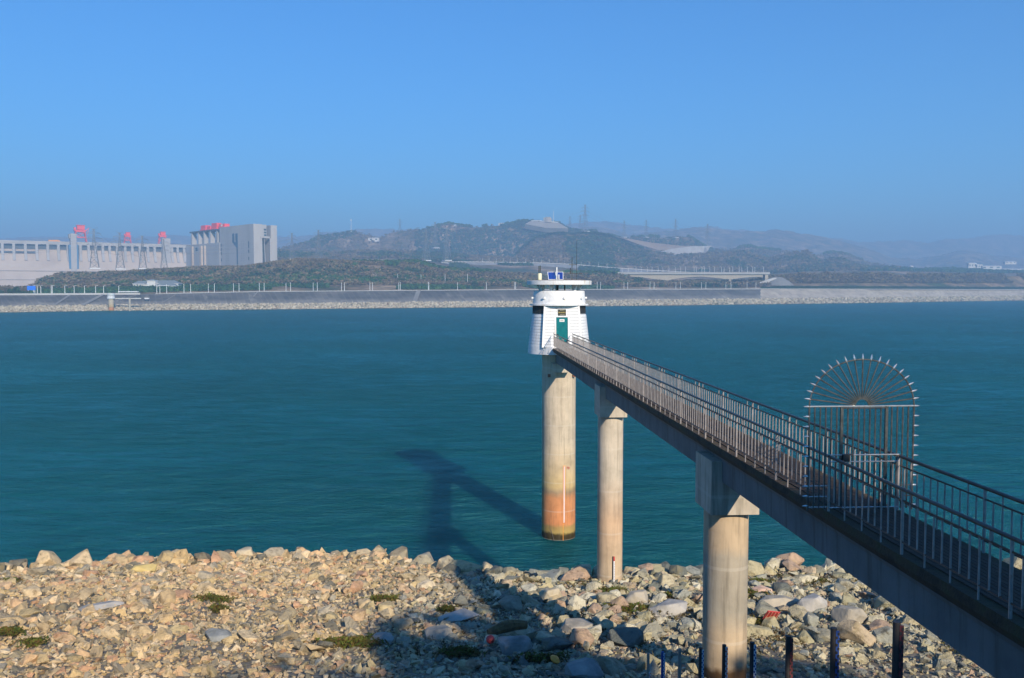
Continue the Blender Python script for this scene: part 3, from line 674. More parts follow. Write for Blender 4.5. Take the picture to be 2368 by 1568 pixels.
za, zb, zc = hz(560.5, Yc), hz(573.5, Yc), hz(612, Yc)
MB().prism([(sa, za), (sb, za), (sb, zb), (sm, zb)], -.3, .2, 1).build('slot_window', gl, lift)
MB().box(((sm + sb) / 2, -.05, (zb + zc) / 2), (sb - sm - .6, .5, zb - zc)).build('slot_window', gl, lift)
for (u0, vs) in ((514.5, (567, 577, 586, 601)), (577.6, (562, 570, 581, 598))):
    s = us_(u0, 0); Y_ = C0.y + lx.y * s
    for v in vs: MB().box((s, -.05, float(hz(v, Y_))), (2.4, .5, 5.5)).build('window', M['glass'], lift)
for u0 in (525, 530, 561, 566):
    s = us_(u0, 0); Y_ = C0.y + lx.y * s
    for k in range(9): MB().box((s, -.05, float(hz(558 + 5.6 * k, Y_))), (.8, .4, 1.1)).build('vent', M['glass'], lift)
# open gantry columns and their roof beam towards the dam
SL = us_(441, 0)
MB().box(((SL - LL) / 2, 8, 128.6), (abs(SL) - LL + 1, 14, 2.6)).build('roof_beam', M['damdark'], lift)
cm = MB().box((0, 6, 104), (4.6, 9, 47)).mesh('column', M['lift'])
for u0 in (444.6, 459.7, 472.5, 487, 502.6): link('column', cm, lift, (us_(u0, 0), 0, 0))
for u0 in (452, 466, 480, 495): link('column', cm, lift, (us_(u0, 0), 30, 0))
MB().box(((SL - LL) / 2 - 6, 12, 52), (abs(SL) - LL + 14, 26, 106)).build('lower_wall', M['lift'], lift)
for u0, w in ((450, 6), (470, 9), (479, 3)): MB().box((us_(u0, 0), -2, 50), (w, 4, 103)).build('pilaster', M['damface'], lift)
MB().box((us_(459, 0), -1.2, 96), (8, 1.0, 6)).build('opening', M['glass'], lift)
for (ua, ub, va, vb, lab) in ((463, 476, 522, 531, 'red hoist house on the open columns, leftmost of four'), (477.5, 486.5, 524, 531, 'low red hoist house between two taller ones'), (488, 501.6, 516.5, 528, 'tallest red hoist house above the ship lift columns'), (505, 520, 518.5, 527, 'red hoist house with pale panels at the corner of the ship lift roof')):
    sa, sb = us_(ua, 0), us_(ub, 0); zt_ = hz(va, C0.y + lx.y * sa); zb_ = 130.0 if ua < 500 else 132.0
    p = C0 + lx * ((sa + sb) / 2) - ln_ * -8
    q = C0 + lx * ((sa + sb) / 2) + Vector((-lx.y, lx.x, 0)) * 8
    r = tag(empty('hoist_house', (q.x, q.y, zb_), lang), lab, 'crane house')
    MB().box((0, 0, (zt_ - zb_) * .55), ((sb - sa) * .9, 10, (zt_ - zb_) * .9), taper=.94).build('housing', M['crane_red'], r)
    MB().box((0, 0, 1), (sb - sa, 12, 1.6)).build('base_frame', M['crane_red'], r)
    if ua > 500:
        for k in range(4): MB().box(((k - 1.5) * 1.7, -5.1, (zt_ - zb_) * .55), (.9, .3, (zt_ - zb_) * .55)).build('panel', M['whiteplate'], r)

# ================================================================ road bridge and viaduct road
BY = 1400.0
rb0, rb1 = at(1428, 630, BY), at(1779, 632.5, BY)
rb = tag(empty('road_bridge', (rb0.x, BY, rb0.z)), 'pale concrete road bridge with two shallow haunched arches behind the promenade', 'bridge')
def rx(u): return (u - 1184) / F * BY - rb0.x
def rz_(v): return float(hz(v, BY)) - rb0.z
low = [(1436, 638.5), (1453, 639), (1480, 641), (1510, 645), (1532, 648.5), (1545, 648.5), (1562, 644.5), (1590, 641), (1620, 639.5), (1650, 642), (1675, 645), (1692, 646), (1710, 643), (1740, 640.5), (1764, 640)]
MB().prism([(rx(u), rz_(v)) for u, v in [(1436, 634.5), *low, (1764, 634.5)]], 2, 12, 1).build('girder', M['concrete'], rb)
MB().box(((rx(1779)) / 2, 7, rz_(632.6)), (rx(1779), 15, 2.2)).build('deck', M['road'], rb)
MB().box(((rx(1779)) / 2, -.3, rz_(630.6)), (rx(1779), .4, 1.6)).build('parapet', M['road'], rb)
for u0 in (1538, 1688): MB().box((rx(u0), 7, rz_(652)), (3.5, 9, 9)).build('bridge_pier', M['concrete'], rb)
MB().box((rx(1772), 7, rz_(642)), (5, 12, 10)).build('abutment', M['concrete'], rb)
cone = tag(MB().lathe([(24, -13), (16, -6), (6, -.5), (0.5, 0)], 24).build('stone_cone', M['ramp'], loc=tuple(at(1800, 641, BY - 4))), 'grey stone-faced cone at the right end of the road bridge', 'slope paving')
ramp_ = tag(MB().prism([(0, 0), (34, 12), (38, 12), (38, -3), (0, -3)], 0, 6, 1).build('ramp_wall', M['road'], loc=tuple(at(1738, 660, BY - 12))), 'pale wing wall rising under the right span of the road bridge', 'wall')
# paved slope with the upper road on top
def sheet(name, top, bot, mat, thick=1.5):
    n = len(top); P = [Vector(p) for p in top] + [Vector(p) for p in bot]; P += [p + Vector((0, thick, -thick)) for p in P]
    f = []
    for i in range(n - 1):
        f += [(i, n + i, n + i + 1, i + 1), (2 * n + i, 2 * n + i + 1, 3 * n + i + 1, 3 * n + i)]
    f += [tuple(list(range(n)) + list(range(3 * n - 1, 2 * n - 1, -1)))] if False else [(i, i + 1, 2 * n + i + 1, 2 * n + i) for i in range(n - 1)]
    f += [(n + i, 3 * n + i, 3 * n + i + 1, n + i + 1) for i in range(n - 1)] + [(0, 2 * n, 3 * n, n), (n - 1, 2 * n - 1, 4 * n - 1, 3 * n - 1)]
    return MB().add(P, f).build(name, mat)
tp = [(1020, 608), (1060, 607), (1130, 607.5), (1200, 608.5), (1260, 610), (1340, 614), (1410, 620), (1500, 626), (1600, 631.5)]
YT = 1960.0
o = sheet('paved_slope', [at(u, v, YT + (u - 1020) * .2) for u, v in tp], [at(u, v, YT - 60 + (u - 1020) * .15) for u, v in [(1045, 624), (1075, 628), (1130, 630), (1200, 632), (1260, 634), (1340, 636), (1410, 636), (1500, 637), (1600, 638)]], simple('paved_slope_concrete', [(.20, .195, .185), (.30, .29, .27), (.38, .36, .33)], .03, .95, coord='World', mapscale=(2, .3, .3)))
tag(o, 'long grey paved slope carrying the upper road, left of the road bridge', 'embankment')
o = strip('upper_road', [at(u, v - .6, YT + 4 + (u - 1020) * .2) for u, v in tp], 8, 1.6, M['road'], None); tag(o, kind='structure')
# retaining wall cut into the hill
top = [(1528, 581), (1545, 577), (1570, 573), (1600, 569.5), (1630, 569), (1643, 569)]; bot = [(1532, 585), (1555, 589), (1580, 590), (1605, 590.5), (1625, 588), (1636, 580)]
o = sheet('retaining_wall', [at(u, v, 2560) for u, v in top], [at(u, v, 2530) for u, v in bot], simple('bare_wall', [(.38, .35, .31), (.52, .49, .44)], .06, .9, coord='World', mapscale=(2, 1, .3)))
tag(o, 'pale fan-shaped retaining wall cut into the brown hill', 'retaining wall')
o = sheet('cut_slope', [at(u, v, 2640) for u, v in [(1411, 546), (1460, 553), (1500, 560), (1560, 567), (1625, 571)]], [at(u, v, 2600) for u, v in [(1440, 551), (1480, 566), (1520, 578), (1560, 578), (1625, 574)]], simple('bare_cut', [(.30, .22, .15), (.38, .29, .21)], .03, .95, coord='World')); tag(o, 'bare brown cut slope descending to the pale retaining wall', 'slope')
# terraced hill-top monument
YM = 2990.0
def mpt(u, v, dy=0): return at(u, v, YM + dy)
o = sheet('terrace_slope', [mpt(u, v) for u, v in [(1226, 511.5), (1265, 513.5), (1292, 515)]], [mpt(u, v, -60) for u, v in [(1214, 518), (1262, 527), (1314, 528)]], simple('terrace_paving', [(.36, .31, .24), (.46, .40, .31)], .05, .95, coord='World'), 14); tag(o, 'stepped paved pyramid slope on the highest hill top', 'terrace')
o = strip('terrace_wall', [mpt(u, v, -2) for u, v in [(1229, 511.5), (1245, 511.2), (1258, 512.5)]], 2, 2.2, M['whiteplate'], None); tag(o, 'white parapet on the hill-top terrace, left of its pavilion', 'wall')
o = strip('terrace_wall', [mpt(u, v, -2) for u, v in [(1262, 513.2), (1275, 514), (1291, 514.8)]], 2, 2.2, M['whiteplate'], None); tag(o, 'white parapet on the hill-top terrace, right of its pavilion', 'wall')
p = mpt(1267, 513); r = tag(empty('pavilion', tuple(p)), 'pale domed stone pavilion on the hill-top terrace', 'pavilion')
MB().lathe([(13, -2), (13, 8), (11, 13), (6, 16)], 12).build('dome', M['concrete'], r); MB().box((-12, -2, 6), (5, 8, 15)).build('wing', M['lift'], r)
p = mpt(1280, 514); o = tag(MB().bar((0, 0, 0), (0, 0, 38), .9, 8, .45).build('flagpole', M['lamp'], loc=tuple(p)), 'tall white flagpole beside the hill-top pavilion', 'flagpole')

# ---------------------------------------------------------------- houses
def house(loc, w, d, h, rh, rz, label, roofmat=None, cat='house', windows=3):
    r = tag(empty('house', tuple(loc), rz), label, cat)
    MB().box((0, 0, h / 2 - 1), (w, d, h + 2)).build('wall', M['wall'], r)
    a, b = w / 2 + .6, d / 2 + .6; q = max(0, a - b) 
    MB().add([(-a, -b, h), (a, -b, h), (a, b, h), (-a, b, h), (-q, 0, h + rh), (q, 0, h + rh)], [(0, 1, 5, 4), (1, 2, 5), (2, 3, 4, 5), (3, 0, 4), (3, 2, 1, 0)]).build('roof', roofmat or M['roof'], r)
    for k in range(windows): MB().box(((k + .5) / windows * w - w / 2, -d / 2 - .03, h * .55), (w / windows * .4, .2, h * .35)).build('window', M['glass'], r)
    return r
YH = 985.0
def hp(u, v): return at(u, v, YH)
g = tag(empty('lodge', tuple(hp(360, 668))), 'white riverside lodge with grey hipped roofs above the dark embankment', 'house')
def part_house(u0, u1, vb, vt, vr, dy, d):
    x0 = (u0 - 360) / F * YH; x1 = (u1 - 360) / F * YH; zb = float(hz(vb, YH)) - g.location.z; z1 = float(hz(vt, YH)) - g.location.z; z2 = float(hz(vr, YH)) - g.location.z
    w = x1 - x0; x = (x0 + x1) / 2
    MB().box((x, dy, (zb + z1) / 2 - .5), (w * .94, d, z1 - zb + 1)).build('wall', M['wall'], g)
    a, b = w / 2, d / 2 + .8; q = max(0, a - b)
    rf = MB().add([(x - a, dy - b, z1), (x + a, dy - b, z1), (x + a, dy + b, z1), (x - a, dy + b, z1), (x - q, dy, z2), (x + q, dy, z2)], [(0, 1, 5, 4), (1, 2, 5), (2, 3, 4, 5), (3, 0, 4), (3, 2, 1, 0)]).build('roof', M['roof'], g)
    MB().box((x, dy, z1 - .15), (w + .3, d + 1.9, .35)).build('eaves', M['whiteplate'], g)
part_house(307, 347, 668, 656, 649.5, 4, 8); part_house(342, 362, 668, 648.3, 645.5, 1, 7); part_house(350, 412, 668, 655.5, 648, 8, 12); part_house(362, 412, 668, 661, 655, -2, 7)
for u0 in (312, 318, 325, 356): MB().box(((u0 - 360) / F * YH, -.1 if u0 < 330 else -2.6, float(hz(660.5, YH)) - g.location.z), (1.3, .3, 1.6)).build('window', M['glass'], g)
MB().box(((384 - 360) / F * YH, -6, float(hz(660.6, YH)) - g.location.z), (12, 3, .5)).box(((371 - 360) / F * YH, -7, float(hz(665, YH)) - g.location.z), (.5, .5, 4)).box(((396 - 360) / F * YH, -7, float(hz(665, YH)) - g.location.z), (.5, .5, 4)).build('porch', M['whiteplate'], g)
for (u, Y, w, d, h, rh, lab) in ((866, 2900, 34, 16, 11, .5, 'white flat-roofed building on the hill shoulder left of the highest hill'), (743, 2250, 12, 8, 5, 2, 'tiny white house low on the left hillside, nearest the ship lift'), (832, 2350, 10, 7, 4, 2, 'white roadside building at the left end of the row half way up the hill'),
        (850, 2360, 14, 7, 4, 2, 'white roadside building second in the row half way up the hill'), (868, 2360, 16, 7, 5, 2, 'white roadside building third in the row half way up the hill'), (884, 2360, 9, 7, 5, 2, 'white roadside building at the right end of the row half way up the hill'),
        (1008, 2350, 10, 7, 4, 2, 'small white house between the pylons, left of the pair'), (1019, 2360, 12, 7, 6, 2, 'small white house between the pylons, right of the pair'),
        (1160, 3050, 20, 9, 7, 1, 'white low building on the ridge left of the terraced hill top'), (1052, 3020, 12, 8, 6, 1, 'small white building on the ridge above the pylons'),
        (1243, 2600, 16, 8, 5, 1.5, 'white building just under the terraced pyramid, left'), (1275, 2650, 18, 8, 5, 1.5, 'white building just under the terraced pyramid, middle'), (1303, 2650, 14, 8, 5, 1.5, 'white building just under the terraced pyramid, right'),
        (1321, 2900, 14, 8, 9, 1.5, 'white building left of the pylon on the crest right of the terrace'), (1336, 2900, 10, 8, 12, 1.5, 'tall white building at the foot of the highest pylons')):
    P_ = on_terrain(u, Y); house(P_ + Vector((0, 0, -.5)), w, d, h, rh, 0, lab, M['whiteplate'] if rh < 1.2 else M['roof'], windows=2)
for (u, v, w, h, lab) in ((2107, 621, 9, 8, 'small white house far across the plain, left of the works'), (2247, 620, 26, 16, 'white works building at the left end of the far works'), (2262, 620.5, 22, 12, 'white works building second from the left in the far works'), (2290, 622, 66, 9, 'long low pale factory hall on the far plain'), (2335, 610, 36, 6, 'white building on the far slope near the right edge, upper one'), (2345, 626, 80, 5, 'long white hall on the far plain at the right edge')):
    YY = 2900.0; p = at(u, v, YY); house(p, w, 12, h, 1.5, 0, lab, M['whiteplate'], windows=3)

# ---------------------------------------------------------------- pylons and masts
def pylon_meshes():
    h = 60.0; th = .32; legs = MB(); arms = MB()
    def w(z): return 7.0 * (1 - z / 48) + 1.1 * (z / 48) if z < 48 else 1.1
    lv = [0, 9, 17, 24, 30, 35, 39.5, 43.5, 47, 51, 55, 60]
    cs = lambda z: [Vector((i * w(z), j * w(z), z)) for (i, j) in ((-1, -1), (1, -1), (1, 1), (-1, 1))]
    for a, b in zip(lv, lv[1:]):
        A, B = cs(a), cs(b)
        for i in range(4):
            legs.bar(A[i], B[i], th, 4, cap=False); legs.bar(A[i], B[(i + 1) % 4], th * .55, 3, cap=False); legs.bar(A[(i + 1) % 4], B[i], th * .55, 3, cap=False); legs.bar(B[i], B[(i + 1) % 4], th * .55, 3, cap=False)
    for z, L in ((36, 11), (45, 13), (53, 10)):
        for s in (-1, 1):
            tip = Vector((s * L, 0, z + .4))
            for j in (-1, 1):
                arms.bar((s * w(z), j * w(z), z), tip, th * .7, 3, cap=False); arms.bar((s * w(z + 3), j * w(z + 3), z + 3), tip, th * .6, 3, cap=False)
            arms.bar(tip, tip + Vector((0, 0, -2.6)), .3, 4)
    for s in (-1, 1): arms.bar((s * 1.1, 0, 58), (s * 6, 0, 62.5), th * .6, 3)
    return legs.mesh('tower_frame', M['pylon']), arms.mesh('cross_arm', M['pylon'])
PF, PA = pylon_meshes(); pyl = {}
PY = [(218.8, 621.5, 526, 1175, 'pylon in front of the dam, left of the other three'), (278.3, 623, 535, 1195, 'pylon in front of the dam, second from the left'), (330.4, 622, 542.6, 1215, 'pylon in front of the dam, third from the left'), (379.5, 621, 550, 1235, 'pylon in front of the square shaft of the dam'),
      (675.7, 600, 537, 1750, 'pylon just right of the ship lift'), (737, 600, 529.5, 1790, 'pylon on the left shoulder of the brown hill'), (985.7, 603, 528, 1900, 'tall pylon left of the lone middle pair below the ridge'), (1006.6, 574, 511.6, 2500, 'pylon on the hillside between two nearer pylons'), (1033.4, 603, 528, 1910, 'tall pylon right of the pair at the foot of the wooded hill'),
      (1352.9, 536, 471.7, 2900, 'highest pylon of all, standing on the crest right of the terrace'), (1341.7, 536, 495.5, 3300, 'fainter pylon close left of the highest one'), (1318, 534, 499, 3500, 'faint pylon between the terrace and the highest pylon'), (1443.4, 549, 509, 3050, 'pylon on the ridge, first to the right of the highest'), (1494.2, 549, 507.7, 2980, 'pylon on the ridge, second to the right of the highest'), (1562, 550, 505, 2960, 'pylon on the ridge above the retaining wall'), (1635.6, 570, 516.4, 2620, 'pylon at the right end of the pale retaining wall'), (925, 540, 505, 3300, 'slender pylon on the ridge above the roadside row')]
for (u, vb, vt, Y, lab) in PY:
    p = at(u, vb, Y); h = float(hz(vt, Y)) - p.z; s = h / 62.0
    r = tag(empty('power_pylon', (p.x, p.y, p.z), .5), 'grey lattice ' + lab, 'pylon', 'power pylons'); r.scale = (s * .92, s * .92, s)
    link('tower_frame', PF, r); link('cross_arm', PA, r); pyl[u] = (p, s)
    MB().box((0, 0, .4), (16, 16, 1.6)).build('footing', M['whiteplate'], r)
def wire(u0, u1, zf=(36, 45, 53), sag=9):
    mb = MB()
    for z, L in zip(zf, (11, 13, 10)):
        for s in (-1, 1):
            def tip(u):
                p, k = pyl[u]; return p + Vector((math.cos(.5) * s * L * k, math.sin(.5) * s * L * k, (z - 2) * k))
            a, b = tip(u0), tip(u1); pr = a
            for i in range(1, 15):
                t_ = i / 14; q = a.lerp(b, t_) - Vector((0, 0, sag * 4 * t_ * (1 - t_))); mb.bar(pr, q, .11, 3, cap=False); pr = q
    return mb
for a, b, lab in ((218.8, 278.3, 'between the two leftmost pylons by the dam'), (278.3, 330.4, 'between the second and third pylons by the dam'), (330.4, 379.5, 'between the third and fourth pylons by the dam'), (379.5, 675.7, 'in front of the ship lift'), (675.7, 737, 'between the pylons right of the ship lift'), (737, 985.7, 'across the left hillside'), (1352.9, 1443.4, 'right of the highest pylon'), (1443.4, 1494.2, 'between the first two ridge pylons'), (1494.2, 1562, 'towards the pylon above the retaining wall'), (1562, 1635.6, 'down to the pylon at the retaining wall'), (1033.4, 1352.9, 'up from the foot of the wood to the highest pylon')):
    tag(wire(a, b).build('power_line', M['pylon']), 'thin dark power cables strung ' + lab, 'power line', 'power lines')
mb = wire(218.8, 278.3); P0_, s0 = pyl[218.8]
mb = MB()
for z, L in ((36, 11), (45, 13), (53, 10)):
    for s in (-1, 1):
        a = P0_ + Vector((math.cos(.5) * s * L * s0, math.sin(.5) * s * L * s0, (z - 2) * s0)); b = a + Vector((-330, -60, 6 - 12)); pr = a
        for i in range(1, 15):
            t_ = i / 14; q = a.lerp(b, t_) - Vector((0, 0, 40 * t_ * (1 - t_))); mb.bar(pr, q, .11, 3, cap=False); pr = q
tag(mb.build('power_line', M['pylon']), 'thin dark power cables crossing the dam face to the left edge', 'power line', 'power lines')
p = at(812, 535, 2900); tag(MB().bar((0, 0, -2), (0, 0, 40), .9, 6, .4).bar((0, 0, 33), (0, 0, 38), 1.6, 8).build('radio_mast', M['lamp'], loc=tuple(p)), 'white radio mast on the left hill top', 'mast')

# ---------------------------------------------------------------- street lamps
def lamp_mesh(h, arm):
    mb = MB().bar((0, 0, 0), (0, 0, h), .30, 6, .20)
    if arm: mb.bar((0, 0, h), (arm * .5, 0, h + .35), .10, 4).bar((arm * .5, 0, h + .35), (arm, 0, h + .3), .10, 4).box((arm * 1.15, 0, h + .25), (abs(arm) * .5, .35, .18))
    else: mb.box((0, 0, h + .1), (.5, .5, .35))
    return mb.mesh('street_lamp', M['lamp'])
ORD = ['first', 'second', 'third', 'fourth', 'fifth', 'sixth', 'seventh', 'eighth', 'ninth', 'tenth', 'eleventh', 'twelfth', 'thirteenth', 'fourteenth', 'fifteenth', 'sixteenth', 'seventeenth', 'eighteenth', 'nineteenth', 'twentieth']
ORD += ['twenty-' + w for w in ORD[:9]] + ['thirtieth'] + ['thirty-' + w for w in ORD[:9]] + ['fortieth'] + ['forty-' + w for w in ORD[:9]]
def lamps(us, base, me, phrase, group, rz=0.0):
    for k, u in enumerate(us):
        p = base(u); o = link('street_lamp', me, None, tuple(p), (0, 0, rz + rnd.uniform(-.1, .1)))
        tag(o, 'white street lamp, %s from the left %s' % (ORD[k], phrase), 'street lamp', group)
L9 = lamp_mesh(9.3, 0); L9a = lamp_mesh(9.0, 1.6); L9b = lamp_mesh(9.0, -1.6)
front = [363.7, 371, 386.7, 426.5, 441.7, 483, 496.8, 540.9, 553.7, 600.7, 611.7, 662.2, 672.6, 725, 734.5, 790.2, 797.3, 856, 862, 922.7, 926.3, 990.8, 992.3, 1058.4, 1125, 1190.3, 1192.4, 1380.6, 1388.3, 1442.4, 1451, 1502.6, 1512, 1562.4, 1572.6, 1621.2, 1631.6, 1677.7, 1689.6, 1726.6, 1747.2]
lamps(front, lambda u: rev(u, 1, 0, 3), L9, 'along the promenade edge', 'lamps along the promenade')
lamps([79, 82, 88, 96, 120, 122.5, 151.5, 173, 197, 222.5, 241, 276], lambda u: rev(u, 1, 0, 14), L9a, 'behind the white coping at the left', 'lamps behind the left coping')
lamps([273.5, 290.6, 293, 437.6, 477, 486.7, 539.3, 587.9, 596.8, 644.4, 650.6, 699, 704.6, 753.7, 759, 810.5, 814.7, 864.6, 869.5, 919.6, 973.5, 1029.2, 1081], lambda u: at(u, 656 if u < 640 else 651, 1160), L9, 'on the upper terrace road', 'lamps on the terrace road')
brl = [1438, 1452, 1470, 1482, 1496, 1507, 1521, 1532, 1546, 1561, 1573, 1584, 1604, 1609, 1622, 1628, 1640, 1651, 1667, 1673, 1686, 1693, 1708, 1714, 1727, 1739, 1744, 1764]
lamps(brl, lambda u: Vector(((u - 1184) / F * (BY + (1 if k_ else 13)), BY + (1 if k_ else 13), rb0.z)) if False else Vector(((u - 1184) / F * (BY + 2), BY + 2, rb0.z - .5)), L9b, 'on the road bridge', 'lamps on the road bridge')
lamps([1116, 1131, 1148, 1164, 1180, 1196, 1216, 1234, 1252, 1270, 1288, 1306, 1325, 1344, 1362, 1384, 1404], lambda u: at(u, float(np.interp(u, [a for a, _ in tp], [b for _, b in tp])) - .3, YT + 4 + (u - 1020) * .2), lamp_mesh(9.5, 1.8), 'on the upper road above the paved slope', 'lamps on the upper road')

# ---------------------------------------------------------------- single trees on the far side
def far_tree(p, h, w, mat, label, bare=False, name='tree'):
    r = tag(empty(name, tuple(p)), label, 'tree'); n = 150
    t = MB().bar((0, 0, -.5), (0, 0, h * .6), h * .03, 6, h * .012)
    for k in range(6):
        a = k * 1.05; t.bar((0, 0, h * (.25 + .05 * k)), (math.cos(a) * w * .33, math.sin(a) * w * .33, h * (.55 + .06 * k)), h * .014, 4, h * .005)
    t.build('trunk', M['bark'], r)
    d = rng.normal(0, 1, (n, 3)); d /= np.linalg.norm(d, axis=1)[:, None]; rr = rng.random(n)[:, None] ** .4
    Pp = d * rr * np.array([w / 2, w / 2, h * .36]) + np.array([0, 0, h * .60])
    link('crown', scatter('crown', SP if bare else SP2 + BL, Pp, rng.uniform(.16, .3, n) * w, mat, .5), r)
for (u, Y, h, w, mt, bare, lab) in ((3, 845, 5, 5, 'shrub_green', 0, 'dark round tree at the left edge behind the coping'), (14, 870, 9.5, 8, 'shrub_brown', 1, 'bare winter tree at the far left, in front of the dam'), (22, 868, 10, 9, 'shrub_brown', 1, 'second bare winter tree at the left, beside a clipped evergreen'), (26, 845, 6.5, 6, 'shrub_green', 0, 'clipped evergreen under the bare trees at the left'),
        (38.5, 845, 8.5, 6, 'shrub_green', 0, 'tallest clipped evergreen behind the left coping'), (48, 846, 4.5, 4.5, 'shrub_green', 0, 'low evergreen right of the tallest clipped one'), (57, 846, 4.5, 3.5, 'shrub_green', 0, 'small round evergreen left of the blue road sign'), (65.5, 846, 4.5, 3.5, 'shrub_green', 0, 'small round evergreen just under the blue road sign'), (60, 870, 9, 6, 'shrub_brown', 1, 'bare tree behind the two small round evergreens'),
        (1476, 1330, 15, 13, 'shrub_green', 0, 'round green tree under the left span of the road bridge'), (930, 1130, 13, 12, 'shrub_green', 0, 'dark broad tree above the promenade, left of the tower'), (1098, 1150, 9, 8, 'shrub_green', 0, 'dark tree among brown scrub left of the white tower')):
    p = at(u, 684 if u < 100 else float(np.interp(u, [900, 1500], [668, 664])), Y); far_tree(p, h, w, M[mt], lab, bool(bare), 'tree')
p = at(73, 679, 850); r = tag(empty('road_sign', tuple(p)), 'blue road sign on posts at the left end of the embankment', 'sign')
MB().bar((-3, 0, -2), (-3, 0, 5.6), .15, 6).bar((3, 0, -2), (3, 0, 5.6), .15, 6).build('post', M['lamp'], r); MB().box((0, -.2, 5.2), (8, .15, 4)).build('panel', simple('sign_blue', [(.02, .16, .75), (.03, .2, .85)], 1, .5), r)
# open shed beside the lodge
o = tag(MB().box((0, 0, 0), (19, 4, .9)).build('low_wall', M['whiteplate'], loc=tuple(at(297, 674.5, 905))), 'white low wall on the brown mound right of the small far tower', 'wall')

# ---------------------------------------------------------------- the small tower across the river
YF = 872.0
fb = onz(257.5, 719.5, 0); YF = fb.y
ft = tag(empty('distant_gauge_tower', (fb.x, fb.y, 0)), 'small white gauge tower on a brown column across the river, with its footbridge', 'tower')
zz = lambda v: float(hz(v, YF))
MB().lathe([(2.4, -3), (2.4, zz(690))], 20).build('column', M['pier'], ft)
MB().lathe([(3.6, zz(690.5)), (3.1, zz(684.6))], 20).build('cabin', M['white'], ft)
MB().lathe([(2.9, zz(684.6)), (2.9, zz(683.7))], 20).build('window_band', M['dark'], ft)
MB().lathe([(3.2, zz(683.7)), (3.2, zz(680.4)), (3.6, zz(680.2)), (3.6, zz(678.6))], 20).build('drum', M['white'], ft)
fw = tag(empty('distant_footbridge', (fb.x, fb.y, 0)), 'thin footbridge with one column leading ashore from the small far tower', 'bridge')
x1 = (312 - 257.5) / F * YF
MB().box((2.5 + x1 / 2 - 1, 8, zz(690.4)), (x1 + 1, 1.8, .9), Matrix.Rotation(.33, 3, 'Z') ).build('deck', M['road'], fw)
MB().lathe([(1.0, -3), (1.0, zz(690.5))], 12, c=((293.5 - 257.5) / F * YF + .5, 5.5, 0)).build('column', M['concrete'], fw)
# small floating things and fixtures on the far embankment
o = tag(MB().box((0, 0, 0), (4, 2.5, 1.2)).build('stone_marker', M['whiteplate'], loc=tuple(at(340, 690, 890))), 'small white marker post on the dark slope right of the far footbridge', 'marker')
# ================================================================ near bank
_cu = [-600, 0, 240, 430, 790, 940, 1050, 1150, 1250, 1330, 1411, 1480, 1620, 1740, 1830, 1950, 2100, 2368, 3000]
_ct = [52, 54, 59, 60, 64, 60, 56, 54, 52, 51, 51.6, 54, 52.5, 53.5, 55.8, 53.5, 53.5, 55, 55]
def bankz(X, Y):
    X = np.asarray(X, float); Y = np.asarray(Y, float); u = 1184 + F * X / np.maximum(Y, 30)
    tc = np.interp(u, _cu, _ct)
    z = np.where(Y < 25.6, np.minimum(8.3 + .39 * (25.6 - Y), 17.6), 4.1 - .188 * (Y - 48))
    z = np.where(Y > tc, 4.1 - .188 * (tc - 48) - .62 * (Y - tc), z)
    return np.maximum(z + .22 * fbm(X / 5, Y / 5, 3) * (Y > 24), -2.5)
gx = np.arange(-110, 111, 1.0); gy = np.concatenate([np.arange(-60, 24, 3.0), np.arange(24, 76, .6)])
GX, GY = np.meshgrid(gx, gy); V = np.stack([GX, GY, bankz(GX, GY)], -1).reshape(-1, 3); nr, nc = GX.shape
i = np.arange(nr - 1)[:, None] * nc + np.arange(nc - 1)[None]
bank = tag(link('rocky_bank', mesh_np('rocky_bank', V, np.stack([i, i + 1, i + nc + 1, i + nc], -1).reshape(-1, 4), M['gravel'], True)), kind='structure')
def ongr(u, v):
    d = ray(u, v)
    for k in np.arange(15, 80, .05):
        p = np.array([0, 0, H]) + d * (k / d[1])
        if p[2] <= float(bankz(p[0], p[1])): return p
    return p
SB = [hull(16, 300 + i) for i in range(18)]      # blocks
SMn = [hull(9, 500 + i) for i in range(16)]       # chips
SC = [hull(8, 700 + i) for i in range(12)]
def field(n, y0, y1):
    Y = np.sqrt(rng.uniform(y0 ** 2, y1 ** 2, n)); u = rng.uniform(-750, 3100, n); X = (u - 1184) / F * Y
    return u, X, Y
tcf = lambda u: np.interp(u, _cu, _ct)
# gravel chips
n = 74000; u, X, Y = field(n, 27, 62); k = Y < tcf(u) + 3.5; X, Y, u = X[k], Y[k], u[k]
S = rng.lognormal(-2.0, .42, len(X)); S = np.clip(S, .08, .40) * (1.0 + .25 * (Y > 45)) * np.interp(u, [900, 1500], [1.15, 1.0])
tag(link('small_stones', scatter('small_stones', SC, np.stack([X, Y, bankz(X, Y) + S * .12], -1), S * 1.15, M['stone'], .5), bank), kind='stuff')
# fist to head sized and larger
n = 12000; u, X, Y = field(n, 28, 63); dcr = tcf(u) - Y
k = (dcr > -5) & (rng.random(n) < np.where(dcr < 5, 1.0, np.where(u > 1150, .75, .42))); X, Y, u, dcr = X[k], Y[k], u[k], dcr[k]
S = np.clip(rng.lognormal(-1.12, .45, len(X)), .2, 1.0) * np.where(dcr < 4, 1.35, 1.0)
tag(link('medium_stones', scatter('medium_stones', SMn, np.stack([X, Y, bankz(X, Y) + S * .14], -1), S * 1.1, M['stone'], .45), bank), kind='stuff')
def stone_mesh(name, VF, mat):
    return mesh_np(name, VF[0], VF[1], mat)
big = [stone_mesh('stone', v, M['stone']) for v in [hull(16, 800 + i, .035) for i in range(18)]]
tints = {}
def tint(key, cols):
    if key not in tints: tints[key] = simple('boulder_' + key, cols, 1.6, .92, .7, 7, coord='World', spec=.2)
    return tints[key]
